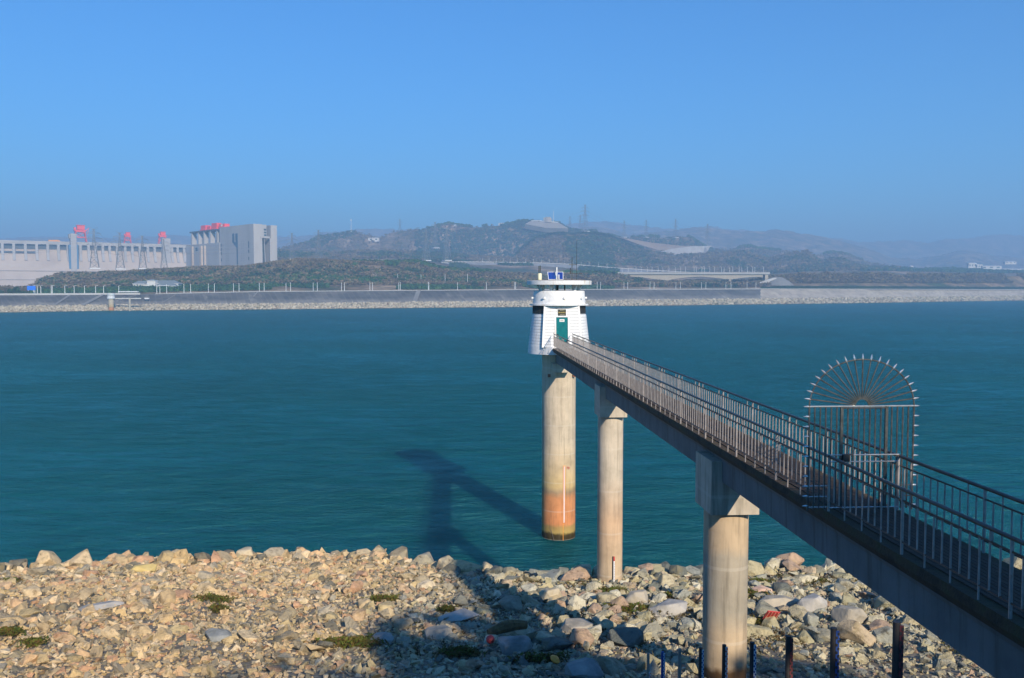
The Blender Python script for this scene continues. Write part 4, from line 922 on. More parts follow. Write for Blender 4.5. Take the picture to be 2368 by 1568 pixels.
pale = tint('pale', [(.26, .25, .23), (.40, .38, .34), (.48, .45, .40)]); blueg = tint('blue_grey', [(.15, .16, .15), (.24, .25, .24), (.34, .34, .31)])
tan = tint('tan', [(.36, .29, .18), (.50, .42, .28), (.56, .47, .33)]); pink = tint('pink', [(.44, .28, .20), (.55, .37, .27), (.60, .44, .33)]); greyt = tint('grey_tan', [(.24, .22, .18), (.38, .34, .27), (.46, .40, .30)])
yell = tint('yellow', [(.48, .36, .13), (.58, .46, .20)])
LM = [(1060, 1418, 92, 40, pale, .28, 'large pale grey slab lying flat at the left edge of the bridge shadow'),
      (230, 1398, 88, 30, pale, .22, 'broad pale grey slab lying almost flat in the left part of the bank'),
      (1350, 1540, 90, 70, blueg, .8, 'tall pointed blue-grey boulder at the lower edge, left of the gauge posts'),
      (1271, 1376, 58, 34, tan, .75, 'rounded tan boulder between the bridge shadow and the outer pier'),
      (1338, 1452, 84, 44, greyt, .7, 'big cracked grey boulder right of the bridge shadow'),
      (1878, 1398, 74, 46, pale, .85, 'tall pale split boulder under the footbridge beam, right of the inner pier'),
      (1963, 1422, 72, 48, greyt, .8, 'biggest rounded grey-green boulder close under the footbridge beam'),
      (1486, 1302, 66, 28, tan, .6, 'olive-tan boulder at the waterline just right of the outer pier'),
      (1472, 1380, 58, 36, greyt, .8, 'angular brown-grey boulder in front of the outer pier, to its right'),
      (1668 - 120, 1408, 90, 30, pale, .5, 'long pale boulder left of the inner pier'),
      (1185, 1496, 86, 40, blueg, .7, 'rounded blue-grey boulder beside the driftwood log'),
      (1015, 1462, 70, 34, greyt, .6, 'wedge-shaped grey boulder left of the driftwood log'),
      (1800, 1395, 96, 26, greyt, .45, 'long flat grey boulder between the inner pier and the beam'),
      (1765, 1365, 46, 34, pink, .7, 'reddish-pink block right of the inner pier'),
      (1826, 1300, 34, 26, tan, .9, 'pointed tan block on the crest against the water, right of the inner pier'),
      (822, 1268, 74, 22, pink, .55, 'large rose-coloured boulder on the highest stretch of the crest'),
      (452, 1277, 50, 22, tan, .7, 'squarish sunlit tan boulder on the crest in the left half'),
      (566, 1280, 46, 26, tan, .8, 'tan boulder with a shaded face on the crest, left of the middle'),
      (243, 1270, 34, 24, pink, .9, 'upright brown-pink block standing on the crest at the left'),
      (945, 1283, 30, 28, pink, .9, 'upright pink block on the crest just left of the bridge shadow'),
      (330, 1318, 50, 18, yell, .6, 'yellow ochre boulder below the crest at the left'),
      (880, 1478, 60, 34, blueg, .6, 'striped blue-grey boulder in the lower middle left of the bank'),
      (505, 1468, 60, 32, blueg, .5, 'dark green-grey boulder in the tree shade at the lower left')]
lmp = []
for j, (u, v, w, h, mt, sq, lab) in enumerate(LM):
    p = ongr(u, v + h * .42); sz = w / F * math.hypot(*p[:2]) ; lmp.append((p[0], p[1], sz))
    me = stone_mesh('boulder', hull(24, 900 + j, .03), mt)
    o = link('boulder', me, None, (p[0], p[1] + .1, p[2] + sz * .25 * sq), (rnd.uniform(-.15, .15), rnd.uniform(-.2, .2), rnd.uniform(-.5, .5)), (sz * .95, sz * .95, sz * 1.25 * sq + .1)); tag(o, lab, 'boulder')
cnt = 0; placed = list(lmp)
while cnt < 292:
    r_ = rnd.random()
    if r_ < .46: u = rnd.uniform(-60, 2420); t = float(tcf(u)) - rnd.uniform(-.8, 2.2); s = rnd.uniform(.85, 1.95)
    elif r_ < .74: u = rnd.uniform(1150, 2200); t = rnd.uniform(32, 50); s = rnd.uniform(.5, 1.2) * (1.2 if rnd.random() < .15 else 1)
    else: u = rnd.uniform(-60, 1200); t = rnd.uniform(33, 56); s = rnd.uniform(.5, .95)
    x = (u - 1184) / F * t
    if any((x - a) ** 2 + (t - b) ** 2 < (.42 * (s + c)) ** 2 for a, b, c in placed): continue
    if math.hypot(x - 5.1, t - 48.9) < 1.1 or math.hypot(x - 6.5, t - 27.9) < 1.5: continue
    placed.append((x, t, s)); z = float(bankz(x, t))
    link('stone', rnd.choice(big), bank, (x, t, z + s * .16), (rnd.gauss(0, .3), rnd.gauss(0, .3), rnd.uniform(0, 6.28)), (s * rnd.uniform(.85, 1.15), s * rnd.uniform(.85, 1.1), s * rnd.uniform(.85, 1.5))); cnt += 1
# bare earth and dry weed between the blocks
n = 16000; u, X, Y = field(n, 30, 53); k = (fbm(X / 3.2 + 40, Y / 2.2, 3) > .16) & (u > 1180 - 400 * rng.random(n)); X, Y = X[k], Y[k]
tag(link('dry_weeds', scatter('dry_weeds', SP, np.stack([X, Y, bankz(X, Y) + .1 + rng.random(len(X)) * .1], -1), rng.uniform(.08, .22, len(X)), leaf_mat('dry_weed', [(.06, .035, .015), (.11, .065, .025), (.08, .07, .02), (.045, .055, .012), (.15, .10, .04)]), .5)), kind='stuff')
# weeds
def weeds(u, v, w, h, n, label, mt='grass'):
    p = ongr(u, v); k = math.hypot(*p[:2]) / F
    a = rng.normal(0, .26, (n, 2)) * (1 + .5 * rng.random((n, 1))) * np.array([w * k, h * k * 2.6]); x = p[0] + a[:, 0]; y = p[1] + a[:, 1]
    s = rng.uniform(.06, .18, n); P_ = np.stack([x, y, bankz(x, y) + .10 + rng.random(n) * .14], -1)
    tag(link('weed_patch', scatter('weed_patch', SP, P_, s * 1.4, M[mt], .4)), label, 'weeds', kind='stuff')
for a in ((496, 1392, 50, 14, 260, 'bright green weeds left of the middle of the bank'), (508, 1416, 30, 12, 120, 'small green weeds under the bright green patch'), (888, 1392, 50, 12, 200, 'weeds left of the large pale slab'), (1035, 1418, 30, 12, 120, 'weeds growing at the pale slab edge'),
          (815, 1496, 90, 20, 600, 'broad dark patch of weeds in the lower middle left'), (872, 1486, 30, 14, 160, 'weeds right of the broad dark patch'), (1062, 1520, 60, 16, 300, 'weeds in the shade at the lower edge'), (20, 1472, 50, 10, 200, 'weeds at the left edge'), (75, 1496, 40, 10, 120, 'weeds second from the left edge'),
          (1415, 1375, 50, 18, 300, 'weeds at the foot of the outer pier'), (1440, 1415, 100, 12, 500, 'brown weeds between the two piers'), (1560, 1385, 40, 14, 160, 'weeds left of the inner pier'), (1760, 1352, 50, 12, 200, 'weeds right of the inner pier under the crest'), (1745, 1380, 40, 16, 200, 'weeds between the inner pier and the reddish block'),
          (1250, 1535, 80, 14, 260, 'weeds near the red float at the lower edge'), (1880, 1352, 50, 10, 160, 'weeds by the beam on the right'), (1700 + 60, 1448, 30, 10, 90, 'weeds beside the red crate'), (25, 1348, 24, 6, 60, 'tiny weeds below the crest at the left')):
    weeds(*a)
# driftwood and litter
p = ongr(1172, 1484); q = ongr(1218, 1477)
a = Vector(ongr(1130, 1486)) + Vector((0, 0, .35)); b = Vector(ongr(1216, 1478)) + Vector((0, 0, .55))
MBl = MB(); prev = a
for i in range(1, 9):
    t = i / 8; nx = a.lerp(b, t) + Vector((0, 0, .12 * math.sin(3.1 * t))); MBl.bar(prev, nx, .24 - .02 * abs(i - 5), 9, .24 - .02 * abs(i - 4)); prev = nx
tag(MBl.build('driftwood_log', M['wood'], smooth=False), 'thick brown driftwood log lying in the bridge shadow', 'log')
p = ongr(1134, 1497); tag(MB().lathe([(.02, -.16), (.13, -.1), (.17, 0), (.12, .11), (.02, .16)], 10).build('red_float', M['red'], loc=(p[0], p[1], p[2] + .3), rot=(.6, .3, 0)), 'small red float beside the driftwood log', 'float')
p = ongr(1284, 1541); tag(MB().lathe([(.02, -.1), (.16, -.06), (.19, 0), (.10, .08), (.02, .1)], 8).build('red_float', M['orange'], loc=(p[0], p[1], p[2] + .25), rot=(.2, .5, 0)), 'orange-red float among weeds left of the pointed boulder', 'float')
p = ongr(1783, 1452); r = tag(empty('red_crate', (p[0], p[1], p[2] + .5), .2), 'small red slatted crate on the stones right of the inner pier', 'crate'); r.rotation_euler = (.7, .15, .1)
MB().box((0, 0, 0), (.52, .04, .62)).build('board', M['red'], r)
for k in range(4): MB().box((-.195 + .13 * k, -.035, 0), (.03, .02, .56)).build('slat', tints.get('crate') or simple('crate_light', [(.6, .22, .16), (.7, .3, .22)], 3, .6), r)

# ================================================================ the footbridge
TH = math.atan(.0635)
br = tag(empty('footbridge', (0, 0, 0), TH), 'long concrete footbridge on round piers leading out to the white tower', 'footbridge')
LL_, LR_, LC = 7.593, 9.187, 8.39; DZ = 15.455
MB().prism([(LL_, DZ - .16), (LL_ + .02, DZ), (LR_ - .02, DZ), (LR_, DZ - .16), (LR_ - .1, DZ - .31), (LL_ + .1, DZ - .31)], 5.5, 70.02, 1).build('deck_slab', M['slab'], br)
bd = MB().box((0, 37.7, DZ + .013), (.088, 64.4, .024)).mesh('walkway_board', M['board'])
for k in range(11): link('walkway_board', bd, br, (7.88 + .102 * k, 0, 0))
for k, (a, b) in enumerate(((5.5, 27.28), (27.32, 48.18), (48.22, 71.3))):
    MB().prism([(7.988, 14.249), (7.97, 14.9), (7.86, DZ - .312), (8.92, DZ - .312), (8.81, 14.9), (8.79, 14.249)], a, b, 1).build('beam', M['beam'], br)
def pier_(s, zb, mt, R=.68):
    MB().lathe([(R, zb), (R, 13.26)], 56, c=(LC, s, 0), closed=True).build('pier', mt, br, smooth=True)
    cp = MB().prism([(7.655, 13.48), (7.655, 14.88), (9.125, 14.88), (9.125, 13.25), (7.78, 13.25)], s - .9, s + .88, 1) if False else MB().box((LC, s - .01, 14.065), (1.47, 1.78, 1.63))
    cp.build('pier_cap', M['concrete'], br)
pier_(27.35, 5.5, M['pier3']); pier_(48.25, 1.5, M['pier2'])
# rails
def railing(l, label, s_end, rightside=False):
    r = tag(empty('railing', (0, 0, 0), TH), label, 'railing')
    ps = [18.0 + 3.06 * k for k in range(-4, 18)]
    segs = [(ps[0], 17.93), (18.0, 70.0)]
    for a, b in segs:
        b = min(b, s_end)
        MB().bar((l, a, 16.585), (l, b, 16.585), .034, 10).build('handrail', M['rail'], r, smooth=True)
        MB().bar((l, a, 16.395), (l, b, 16.395), .018, 6).build('middle_rail', M['rail'], r)
        MB().bar((l, a, 15.675), (l, b, 15.675), .016, 6).build('bottom_rail', M['rail'], r)
    pm = MB().bar((0, 0, DZ - .02), (0, 0, 16.58), .026, 8).mesh('post', M['baluster'], True)
    lm = MB().bar((0, 0, DZ - .02), (0, 0, 16.4), .0155, 7).mesh('baluster', M['baluster'], True)
    sm = MB().bar((0, 0, 15.675), (0, 0, 16.57), .0155, 7).mesh('baluster', M['baluster'], True)
    nm = MB().bar((0, 0, 15.675), (0, 0, 16.4), .0155, 7).mesh('baluster', M['baluster'], True)
    for k, s in enumerate(ps):
        if s <= s_end + .01: link('post', pm, r, (l, min(s, s_end), 0))
        if k == len(ps) - 1: break
        for j in range(1, 12):
            q = s + 3.06 * j / 12
            if q > s_end: break
            me = lm if j % 3 == 0 else (sm if j % 4 == 2 else nm)
            link('baluster', me, r, (l + rnd.uniform(-.002, .002), q, 0))
    return r
railing(7.662, 'left railing of the footbridge, dark handrail over pale balusters, nearer the camera', 70.0)
railing(9.122, 'right railing of the footbridge, seen behind the left one', 70.0, True)

# ================================================================ the gate
gt = tag(empty('spiked_gate', (0, 0, 0), TH), 'steel gate across the footbridge with a fan-shaped top and outward spikes', 'gate')
gs = 18.0; gl_, gr_ = 7.22, 9.42; gz0, gz1 = 15.50, 17.62; gc = (gl_ + gr_) / 2
gb = MB().bar((0, 0, gz0), (0, 0, gz1), .016, 6).mesh('bar', M['steel'], True)
gbw = MB().bar((0, 0, gz0 - .03), (0, 0, gz1), .020, 6).mesh('bar', M['steel'], True)
for k in range(20):
    x = gl_ + (gr_ - gl_) * k / 19
    if k in (6, 14): continue
    link('bar', gbw if k in (0, 19) else gb, gt, (x, gs, 0))
def frame(pts, r=.02): 
    mb = MB()
    for a, b in zip(pts, pts[1:]): mb.bar(a, b, r, 8)
    return mb
for x in (7.90, 8.84): MB().box((x, gs, (gz0 + gz1) / 2), (.055, .055, gz1 - gz0)).build('gate_post', M['steel'], gt)
frame([(gl_ - .04, gs, gz1), (gr_ + .04, gs, gz1)], .017).build('top_rail', M['bright_steel'], gt); frame([(7.9, gs - .01, gz1 - .035), (8.84, gs - .01, gz1 - .035)], .017).build('top_rail', M['steel'], gt)
for z in (16.62, 16.48, 15.53): frame([(7.66, gs - .02, z), (9.12, gs - .02, z)], .013).build('cross_rail', M['bright_steel'], gt)
for z in (15.98, 15.76, 15.54):
    frame([(gl_ - .02, gs, z), (7.62, gs, z)], .012).build('side_rung', M['bright_steel'], gt); frame([(9.16, gs, z), (gr_ + .02, gs, z)], .012).build('side_rung', M['steel'], gt)
MB().box((7.99, gs - .05, 16.56), (.14, .06, .13)).box((8.03, gs - .03, 16.63), (.22, .08, .02)).build('lock_box', M['black'], gt)
ra, rb_ = (gr_ - gl_) / 2, .96; arc = [(gc + ra * math.cos(w), gs, gz1 + rb_ * math.sin(w)) for w in np.linspace(0, math.pi, 37)]
frame(arc, .017).build('arch_bar', M['steel'], gt, smooth=True)
frame([(gc + .145 * math.cos(w), gs, gz1 + .15 * math.sin(w)) for w in np.linspace(0, math.pi, 15)], .014).build('inner_ring', M['steel'], gt, smooth=True)
spk = MB().bar((0, 0, -.01), (0, 0, .04), .018, 6).bar((0, 0, .04), (0, 0, .12), .022, 6, .003).mesh('spike', M['bright_steel'], True)
for k in range(1, 20):
    w = math.pi * k / 20; c_, s_ = math.cos(w), math.sin(w)
    e = (gc + ra * c_, gs, gz1 + rb_ * s_); MB().bar((gc + .145 * c_, gs, gz1 + .15 * s_), e, .015, 6).build('spoke', M['steel'], gt)
    o = link('spike', spk, gt, e); o.rotation_euler = (0, math.atan2(c_ * ra, s_ * rb_) , 0)
for k in range(11):
    for (x, sg) in ((gl_, -1), (gr_, 1)):
        o = link('spike', spk, gt, (x, gs, gz1 - .205 * k)); o.rotation_euler = (0, sg * math.pi / 2, 0)

# ================================================================ the tower
cs_ = Matrix.Rotation(TH, 3, 'Z'); tp_ = cs_ @ Vector((LC, 72.5, 0))
tw = tag(empty('gauge_tower', tuple(tp_), TH), 'white tapered gauge tower with teal door and flat round roof above the water', 'tower')
MB().lathe([(1.36, -2.6), (1.35, 14.95)], 72).build('column', M['pier'], tw, smooth=True)
MB().prism([(-.75, 14.24), (.75, 14.24), (.75, 13.75), (.62, 13.55), (-.62, 13.55), (-.75, 13.75)], -2.3, -.9, 1).build('bearing_shelf', M['concrete'], tw)
for s in (-1, 1): MB().box((s * 1.0 + .1, -.98, 13.2), (.2, .3, .24)).build('duct', simple('rust', [(.16, .06, .03), (.22, .08, .04)], 4, .8) if s < 0 else bpy.data.materials['rust'], tw)
def Rz(z): return 2.43 + (2.06 - 2.43) * (z - 15.5) / (18.76 - 15.5)
MB().lathe([(2.50, 14.93), (2.47, 15.5)], 64).build('base_ring', M['white'], tw, smooth=True)
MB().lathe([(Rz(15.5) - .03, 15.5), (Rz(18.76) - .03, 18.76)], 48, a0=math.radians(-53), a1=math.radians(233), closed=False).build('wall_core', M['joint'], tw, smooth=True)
zs = np.linspace(15.5, 18.76, 15)
a0, a1 = math.radians(-90 + 41), math.radians(270 - 41)
for za, zb in zip(zs[:-1], zs[1:]):
    top_ = zb > 18.1 and za > 17.9
    aa, ab = (a0, a1) if not top_ else (math.radians(40), math.radians(140))
    m = MB().lathe([(Rz(za) - .03, za + .012), (Rz(za) + .03, za + .012), (Rz(zb) + .012, zb - .016), (Rz(zb) - .03, zb - .016)], 40, a0=aa, a1=ab, closed=False)
    m.build('cladding_board', M['white'], tw, smooth=True)
# flat front bay with its boards left and right of the door
def wb(z): return 1.60 + (1.40 - 1.60) * (z - 15.5) / 3.26
def yb(z): return -(Rz(z) - .27)
def slabq(x0, x1, za, zb, y0, y1, th=.05):
    """board between heights za, zb; x0/x1 functions of z"""
    P = []
    for (z) in (za, zb):
        y = yb(z); P += [(x0(z), y - y0, z), (x1(z), y - y0, z), (x1(z), y + .35, z), (x0(z), y + .35, z)]
    return MB().add(P, [(0, 1, 2, 3), (4, 7, 6, 5), (0, 4, 5, 1), (1, 5, 6, 2), (2, 6, 7, 3), (3, 7, 4, 0)])
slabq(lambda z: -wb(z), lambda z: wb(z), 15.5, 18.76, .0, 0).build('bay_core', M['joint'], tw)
for za, zb in zip(zs[:-1], zs[1:]):
    za_, zb_ = za + .012, zb - .016
    if za < 17.8:
        zt_ = min(zb_, 17.9)
        slabq(lambda z: -wb(z) + .16, lambda z: -.53, za_, zb_, .03, 0).build('cladding_board', M['white'], tw)
        slabq(lambda z: .53, lambda z: wb(z) - .16, za_, zb_, .03, 0).build('cladding_board', M['white'], tw)
        if zb > 17.95: slabq(lambda z: -.53, lambda z: .53, 17.97, zb_, .03, 0).build('cladding_board', M['white'], tw)
    else: slabq(lambda z: -wb(z) + .16, lambda z: wb(z) - .16, za_, zb_, .03, 0).build('cladding_board', M['white'], tw)
for s in (-1, 1):
    slabq(lambda z: s * wb(z) - .155 * (s > 0), lambda z: s * wb(z) + .155 * (s < 0), 15.5, 18.75, .05, 0).build('corner_trim', M['white'], tw)
    slabq(lambda z: -.60 if s < 0 else .46, lambda z: -.46 if s < 0 else .60, 15.5, 17.93, .075, 0).build('door_frame', M['white'], tw)
slabq(lambda z: -.60, lambda z: .60, 17.86, 17.96, .08, 0).build('door_frame', M['white'], tw)
fy = yb(15.5) - .01; sl = (yb(17.86) - yb(15.5)) / 2.36; tilt = -math.atan(sl)
MB().box((0, fy - .0, 15.5), (.02, .02, .02)).build('threshold', M['dark'], tw)
dr = slabq(lambda z: -.45, lambda z: .45, 15.47, 17.855, .035, 0).build('door', M['teal'], tw)
def onface(z, dy): return yb(z) - dy
MB().box((-.37, onface(16.45, .055), 16.45), (.05, .02, .22)).bar((-.37, onface(16.5, .06), 16.5), (-.37, onface(16.5, .12), 16.5), .012, 6).bar((-.37, onface(16.5, .12), 16.5), (-.25, onface(16.5, .12), 16.5), .012, 6).build('handle', M['black'], dr)
MB().box((.0, onface(17.6, .045), 17.6), (.38, .02, .2)).build('notice', M['whiteplate'], dr)
MB().box((.0, onface(17.6, .058), 17.6), (.28, .006, .11)).build('notice_text', M['lift'], dr)
MB().box((.0, onface(17.05, .045), 17.05), (.04, .012, .07)).build('viewer', M['black'], dr)
sg = MB().box((0, onface(18.22, .06), 18.22), (.64, .03, .50)).build('sign', simple('sign_black', [(.02, .022, .015), (.035, .035, .02)], 4, .35), tw)
MB().box((0, onface(18.22, .045), 18.22), (.72, .03, .58)).build('sign_frame', M['whiteplate'], tw)
r_ = random.Random(4)
def glyphs(z, n, w, h, mt, x0):
    mb = MB()
    for k in range(n):
        cx = x0 + (k + .5) * w - n * w / 2; y = onface(18.22, .078)
        for j in range(3): mb.box((cx, y, z + (j - 1) * h * .38), (w * r_.uniform(.5, .8), .006, h * .13))
        for j in (-1, 1): mb.box((cx + j * w * r_.uniform(.12, .28), y - .002, z + r_.uniform(-.1, .1) * h), (w * .12, .006, h * r_.uniform(.6, .95)))
    mb.build('lettering', mt, sg)
glyphs(18.405, 9, .042, .042, M['cream'], .02); glyphs(18.225, 9, .064, .085, M['gold'], 0); glyphs(18.045, 8, .048, .046, M['cream'], .03)
# louvre windows on both flanks
for (b0, b1) in ((138, 229), (-49, 42)):
    b0, b1 = math.radians(b0), math.radians(b1)
    lw = MB().lathe([(Rz(18.1) + .0, 18.12), (Rz(18.7), 18.72)], 16, a0=b0, a1=b1, closed=False).build('louvre_window', M['dark'], tw)
    for k in range(15):
        w = b0 + (b1 - b0) * k / 14; R_ = Rz(18.4) + .02
        MB().bar((R_ * math.cos(w), R_ * math.sin(w), 18.12), (R_ * math.cos(w) * .99, R_ * math.sin(w) * .99, 18.72), .022, 4).build('slat', M['dark'], lw)
MB().lathe([(2.1, 18.74), (2.36, 18.76), (2.36, 18.87), (2.1, 18.89)], 64).build('ledge', M['white'], tw, smooth=True)
MB().lathe([(2.11, 18.88), (2.03, 19.88), (2.0, 19.92), (1.86, 19.92), (1.84, 19.5)], 64).build('parapet_drum', M['white'], tw, smooth=True)
for d in (-175, -130, -86, -42, 2, 48, 100):
    w = math.radians(d); R_ = 2.13
    MB().box((0, 0, 0), (.15, .24, .13), Matrix.Rotation(w + math.pi / 2, 3, 'Z')).build('scupper', M['white'], tw, loc=(R_ * math.cos(w), R_ * math.sin(w), 19.36))
MB().box((.02, -2.075, 19.25), (.36, .05, .42)).box((.10, -2.105, 19.33), (.10, .05, .16)).build('hatch', M['white'], tw)
for d in (-152, -118, -50, -25, 30, 90, 150):
    w = math.radians(d); R_ = 1.62; RM = Matrix.Rotation(w, 3, 'Z')
    MB().box((R_ * math.cos(w), R_ * math.sin(w), 20.13), (.26, .24, .62), RM).build('roof_post', M['white'], tw)
    f_ = MB(); pts = [(R_ + .1, 19.9), (R_ + .34, 20.39), (R_ + .1, 20.39)]
    P = []
    for y in (-.06, .06):
        for (x, z) in pts: q_ = RM @ Vector((x, y, 0)); P.append((q_.x, q_.y, z))
    f_.add(P, [(0, 1, 2), (5, 4, 3), (0, 3, 4, 1), (1, 4, 5, 2), (2, 5, 3, 0)]).build('gusset', M['white'], tw)
MB().bar((.35, -.8, 19.5), (.35, -.8, 20.4), .05, 8).bar((-.2, -.6, 19.5), (-.2, -.6, 20.4), .09, 8).build('pipe', M['black'], tw)
MB().lathe([(2.50, 20.38), (2.58, 20.40), (2.60, 20.70), (2.55, 20.73)], 48).build('roof_slab', M['white'], tw, smooth=True)
MB().lathe([(2.5, 20.72), (2.5, 20.765)], 48).build('roof_felt', M['slab'], tw)
MB().lathe([(.17, 20.74), (.17, 21.22), (.14, 21.30)], 16, c=(-1.62, -.6, 0)).build('vent_drum', M['cream'], tw, smooth=True)
MB().bar((-1.58, -.6, 21.3), (-1.58, -.6, 21.92), .045, 8).bar((-1.68, -.5, 21.3), (-1.68, -.5, 21.9), .035, 8).build('flue', M['steel'], tw)
for (x, rz, nm) in ((-.66, .30, 0), (-.04, -.32, 1)):
    pn = tag(MB().box((0, 0, 0), (.56, .03, .68)).build('solar_panel', M['solar'], tw, loc=(x, -.5 , 21.10), rot=(-.55, 0, rz * .3)))
    MB().box((0, 0, .35), (.60, .045, .03)).box((0, 0, -.35), (.60, .045, .03)).box((.29, 0, 0), (.03, .045, .7)).box((-.29, 0, 0), (.03, .045, .7)).build('panel_frame', M['whiteplate'], pn)
MB().bar((-.28, -.75, 20.74), (-.28, -.75, 21.78), .045, 10).bar((-.12, -.8, 20.74), (-.12, -.8, 21.2), .04, 10).build('white_pole', M['lamp'], tw)
ant = MB().bar((.98, -.4, 20.74), (.98, -.4, 22.58), .028, 8).bar((1.35, -.4, 20.74), (1.35, -.4, 22.6), .022, 8).build('antenna_mast', M['steel'], tw)
MB().bar((1.35, -.4, 22.55), (1.35, -.4, 23.95), .017, 6, .009).build('whip_antenna', M['black'], ant)
MB().bar((.72, -.4, 22.0), (1.40, -.4, 22.0), .018, 6).bar((.80, -.4, 21.28), (1.78, -.4, 21.28), .018, 6).bar((.86, -.4, 21.26), (.86, -.4, 21.75), .03, 6).bar((1.72, -.4, 21.28), (1.72, -.4, 21.4), .014, 6).bar((1.6, -.4, 21.28), (1.6, -.4, 21.42), .014, 6).build('crossbar', M['rail'], ant)
# staff gauge on the column
gx0 = .30; gy0 = -math.sqrt(1.36 ** 2 - gx0 ** 2); ga = math.atan2(gx0, -gy0)
sgp = empty('staff_gauge', (gx0, gy0 - .012, 0), ga, tw)
MB().box((-.085, 0, 3.0), (.03, .03, 6.0)).box((.075, 0, 4.6), (.025, .03, 2.8)).box((0, 0, 6.0), (.19, .03, .04)).build('gauge_frame', M['orange'], sgp)
MB().box((-.01, -.005, 3.7), (.10, .02, 4.5)).build('gauge_board', M['whiteplate'], sgp)
mb = MB()
for k in range(56): mb.box((-.035 if k % 2 else .015, -.018, 1.5 + .08 * k), (.05, .01, .045))
mb.build('gauge_mark', M['red'], sgp)
def text(s, loc, rot, size, mat, parent):
    c = bpy.data.curves.new('gauge_number', 'FONT'); c.body = s; c.size = size; c.extrude = .004; c.align_x = 'LEFT'; c.materials.append(mat)
    o = bpy.data.objects.new('gauge_number', c); col.objects.link(o); 
    bpy.context.view_layer.update(); me = bpy.data.meshes.new_from_object(o); bpy.data.objects.remove(o)
    return link('gauge_number', me, parent, loc, rot)
text('70', (.16, -.02, 5.72), (math.pi / 2, 0, .12), .30, M['red'], sgp)
MB().bar((-.75, -1.15, .85), (-.48, -1.42, -.1), .018, 6).build('mooring_rod', M['rail'], tw)
# gauge on the outer pier
pw = cs_ @ Vector((LC, 48.25, 0)); gq = tag(empty('pier_gauge', (pw.x, pw.y, 0), TH), 'thin white and red gauge board on the outer pier near the stones', 'water gauge')
za_, zb_ = float(hz(1348, pw.y - .7)), float(hz(1287, pw.y - .7))
MB().box((.055, -.68, (za_ + zb_) / 2), (.06, .1, zb_ - za_)).build('channel', M['darkpole'], gq)
MB().box((.115, -.695, (za_ + zb_) / 2 - .12), (.07, .06, zb_ - za_ - .24)).build('gauge_board', M['whiteplate'], gq)
MB().box((.115, -.695, zb_ - .13), (.08, .062, .24)).build('gauge_top', M['red'], gq)
mb = MB()
for k in range(11): mb.box((.14, -.73, zb_ - .35 - .09 * k), (.02, .01, .035))
mb.build('gauge_mark', M['blue'], gq)
# gauge posts stepping up the bank
GP = [(1499.5, 1511, 25.6, 'greypole', 'red', 'grey gauge post with a red and white scale low down, leftmost of the row', .5), (1532.8, 1507, 23.8, 'blue', 'blue', 'blue gauge post, second from the left', 0), (1572.3, 1500, 21.9, 'greypole', 'greypole', 'plain grey gauge post, third from the left', 0), (1621, 1498, 19.8, 'darkpole', 'blue', 'dark gauge post with blue scale at the left edge of the inner pier', 0), (1675.5, 1491, 17.8, 'darkpole', 'red', 'dark gauge post with a red and white scale in front of the inner pier', 0),
      (1740.4, 1485, 15.8, 'darkpole', 'blue', 'dark gauge post with a blue and white scale just right of the inner pier', 0), (1824, 1470.5, 13.8, 'darkpole', 'maroon', 'thick dark gauge post with a dark red scale, third from the right', 0), (1929, 1451.5, 11.8, 'darkpole', 'blue', 'dark gauge post with a deep blue scale, second from the right', 0), (2075, 1437.5, 9.9, 'darkpole', 'maroon', 'tallest dark gauge post, the rightmost and nearest', 0)]
for (u, v, Y, pm, sm, lab, low_) in GP:
    tpz = at(u, v, Y); gz = float(bankz(tpz.x, Y)) - .3; h = tpz.z - gz
    r = tag(empty('gauge_post', (tpz.x, Y, gz)), lab, 'gauge post', 'row of water gauge posts')
    MB().bar((-.005, 0, 0), (-.005, 0, h), .042, 12).build('pole', M[pm], r, smooth=True)
    hh = h - .03 - low_
    if sm == 'greypole': continue
    MB().box((.035, -.035, hh / 2), (.046, .012, hh)).build('scale_plate', M['whiteplate'] if Y > 15 else M[sm], r)
    mb = MB(); k = 0; z = hh - .04
    while z > 0:
        mb.box((.024 if k % 2 else .046, -.044, z), (.022, .008, .035)); k += 1; z -= .05
    mb.build('scale_mark', M[sm] if Y > 15 else M['darkpole'], r)

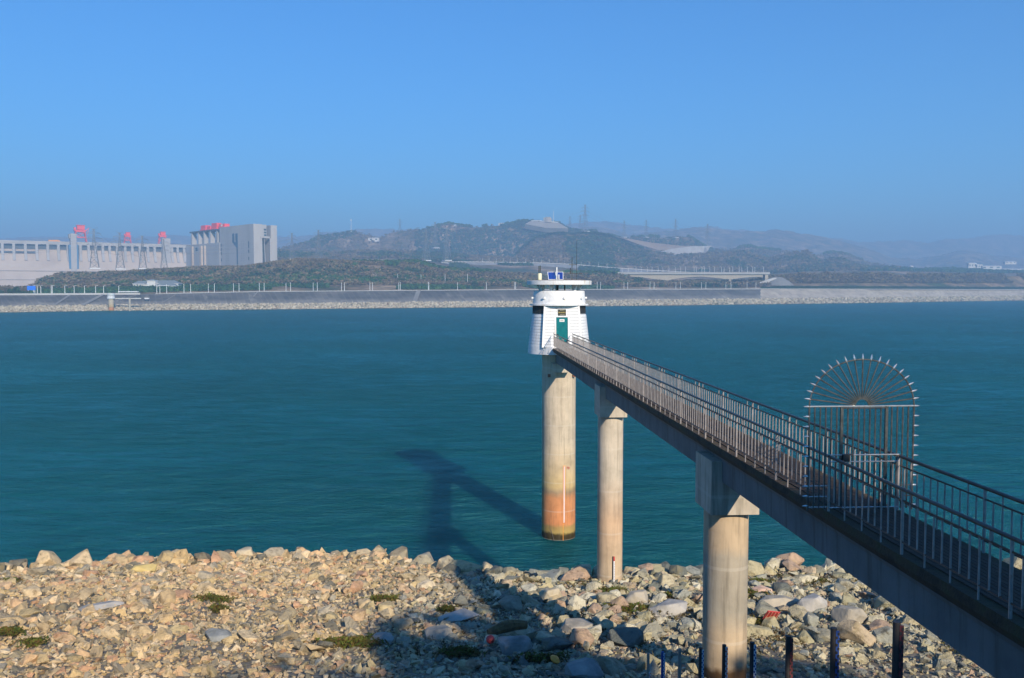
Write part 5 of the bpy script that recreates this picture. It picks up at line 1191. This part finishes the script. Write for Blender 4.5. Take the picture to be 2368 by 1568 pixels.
# ================================================================ trees behind the viewpoint that shade the near end
def shade_tree(x, y, h, w, label, n=2600):
    zb = float(bankz(x, y)); r = tag(empty('tree', (x, y, zb - .1)), label, 'tree')
    t = MB().bar((0, 0, 0), (0, 0, h * .55), .22, 10, .12); r2 = random.Random(int(x * 7))
    for k in range(26):
        a = r2.uniform(0, 6.28); z0 = h * r2.uniform(.3, .6); e = Vector((math.cos(a) * w * r2.uniform(.2, .46), math.sin(a) * w * r2.uniform(.2, .46), z0 + h * r2.uniform(.1, .36)))
        t.bar((0, 0, z0), e, .07, 6, .02)
        for j in range(3): t.bar(e * .7 + Vector((0, 0, z0 * .3)), e + Vector((r2.gauss(0, 1), r2.gauss(0, 1), r2.uniform(0, 1.5))), .025, 4, .008)
    t.build('trunk', M['bark'], r)
    d = rng.normal(0, 1, (n, 3)); d /= np.linalg.norm(d, axis=1)[:, None]
    Pp = d * (rng.random(n)[:, None] ** .35) * np.array([w / 2, w / 2, h * .30]) + np.array([0, 0, h * .68])
    nz = fbm(Pp[:, 0] / 1.6 + 9, Pp[:, 1] / 1.6 + Pp[:, 2], 3); Pp = Pp[nz > -.12]
    link('crown', scatter('crown', SP, Pp, rng.uniform(.5, .85, len(Pp)), M['shrub_green'], .6), r)
shade_tree(14.3, -6, 13, 8, 'leafy tree behind the viewpoint, beside the landward end of the footbridge')
shade_tree(9.5, -12, 13, 8, 'leafy tree behind the viewpoint on the left of the others', 420)
shade_tree(25.5, -14, 14, 9, 'leafy tree behind the viewpoint, furthest to the right')

# ================================================================ haze
zmax = 640.0
bpy.context.view_layer.update()
for nm in ('hills',):
    zmax = max(v.co.z for v in bpy.data.objects[nm].data.vertices) + 25
yb_ = max(v.co.y for v in bpy.data.objects['hills'].data.vertices) + 100
xm_ = max(abs(v.co.x) for v in bpy.data.objects['hills'].data.vertices) + 100
hm = bpy.data.materials.new('haze'); hm.use_nodes = True; N = hm.node_tree.nodes; N.remove(N['Principled BSDF'])
pv = N.new('ShaderNodeVolumePrincipled'); pv.inputs['Density'].default_value = HAZE_DENS; pv.inputs['Color'].default_value = (*HAZE_COL, 1); pv.inputs['Anisotropy'].default_value = 0.0
hm.node_tree.links.new(pv.outputs[0], N['Material Output'].inputs['Volume'])
tag(MB().box((0, (yb_ - 200) / 2, (zmax - 7) / 2), (2 * xm_, yb_ + 200, zmax + 7)).build('haze', hm), kind='stuff')
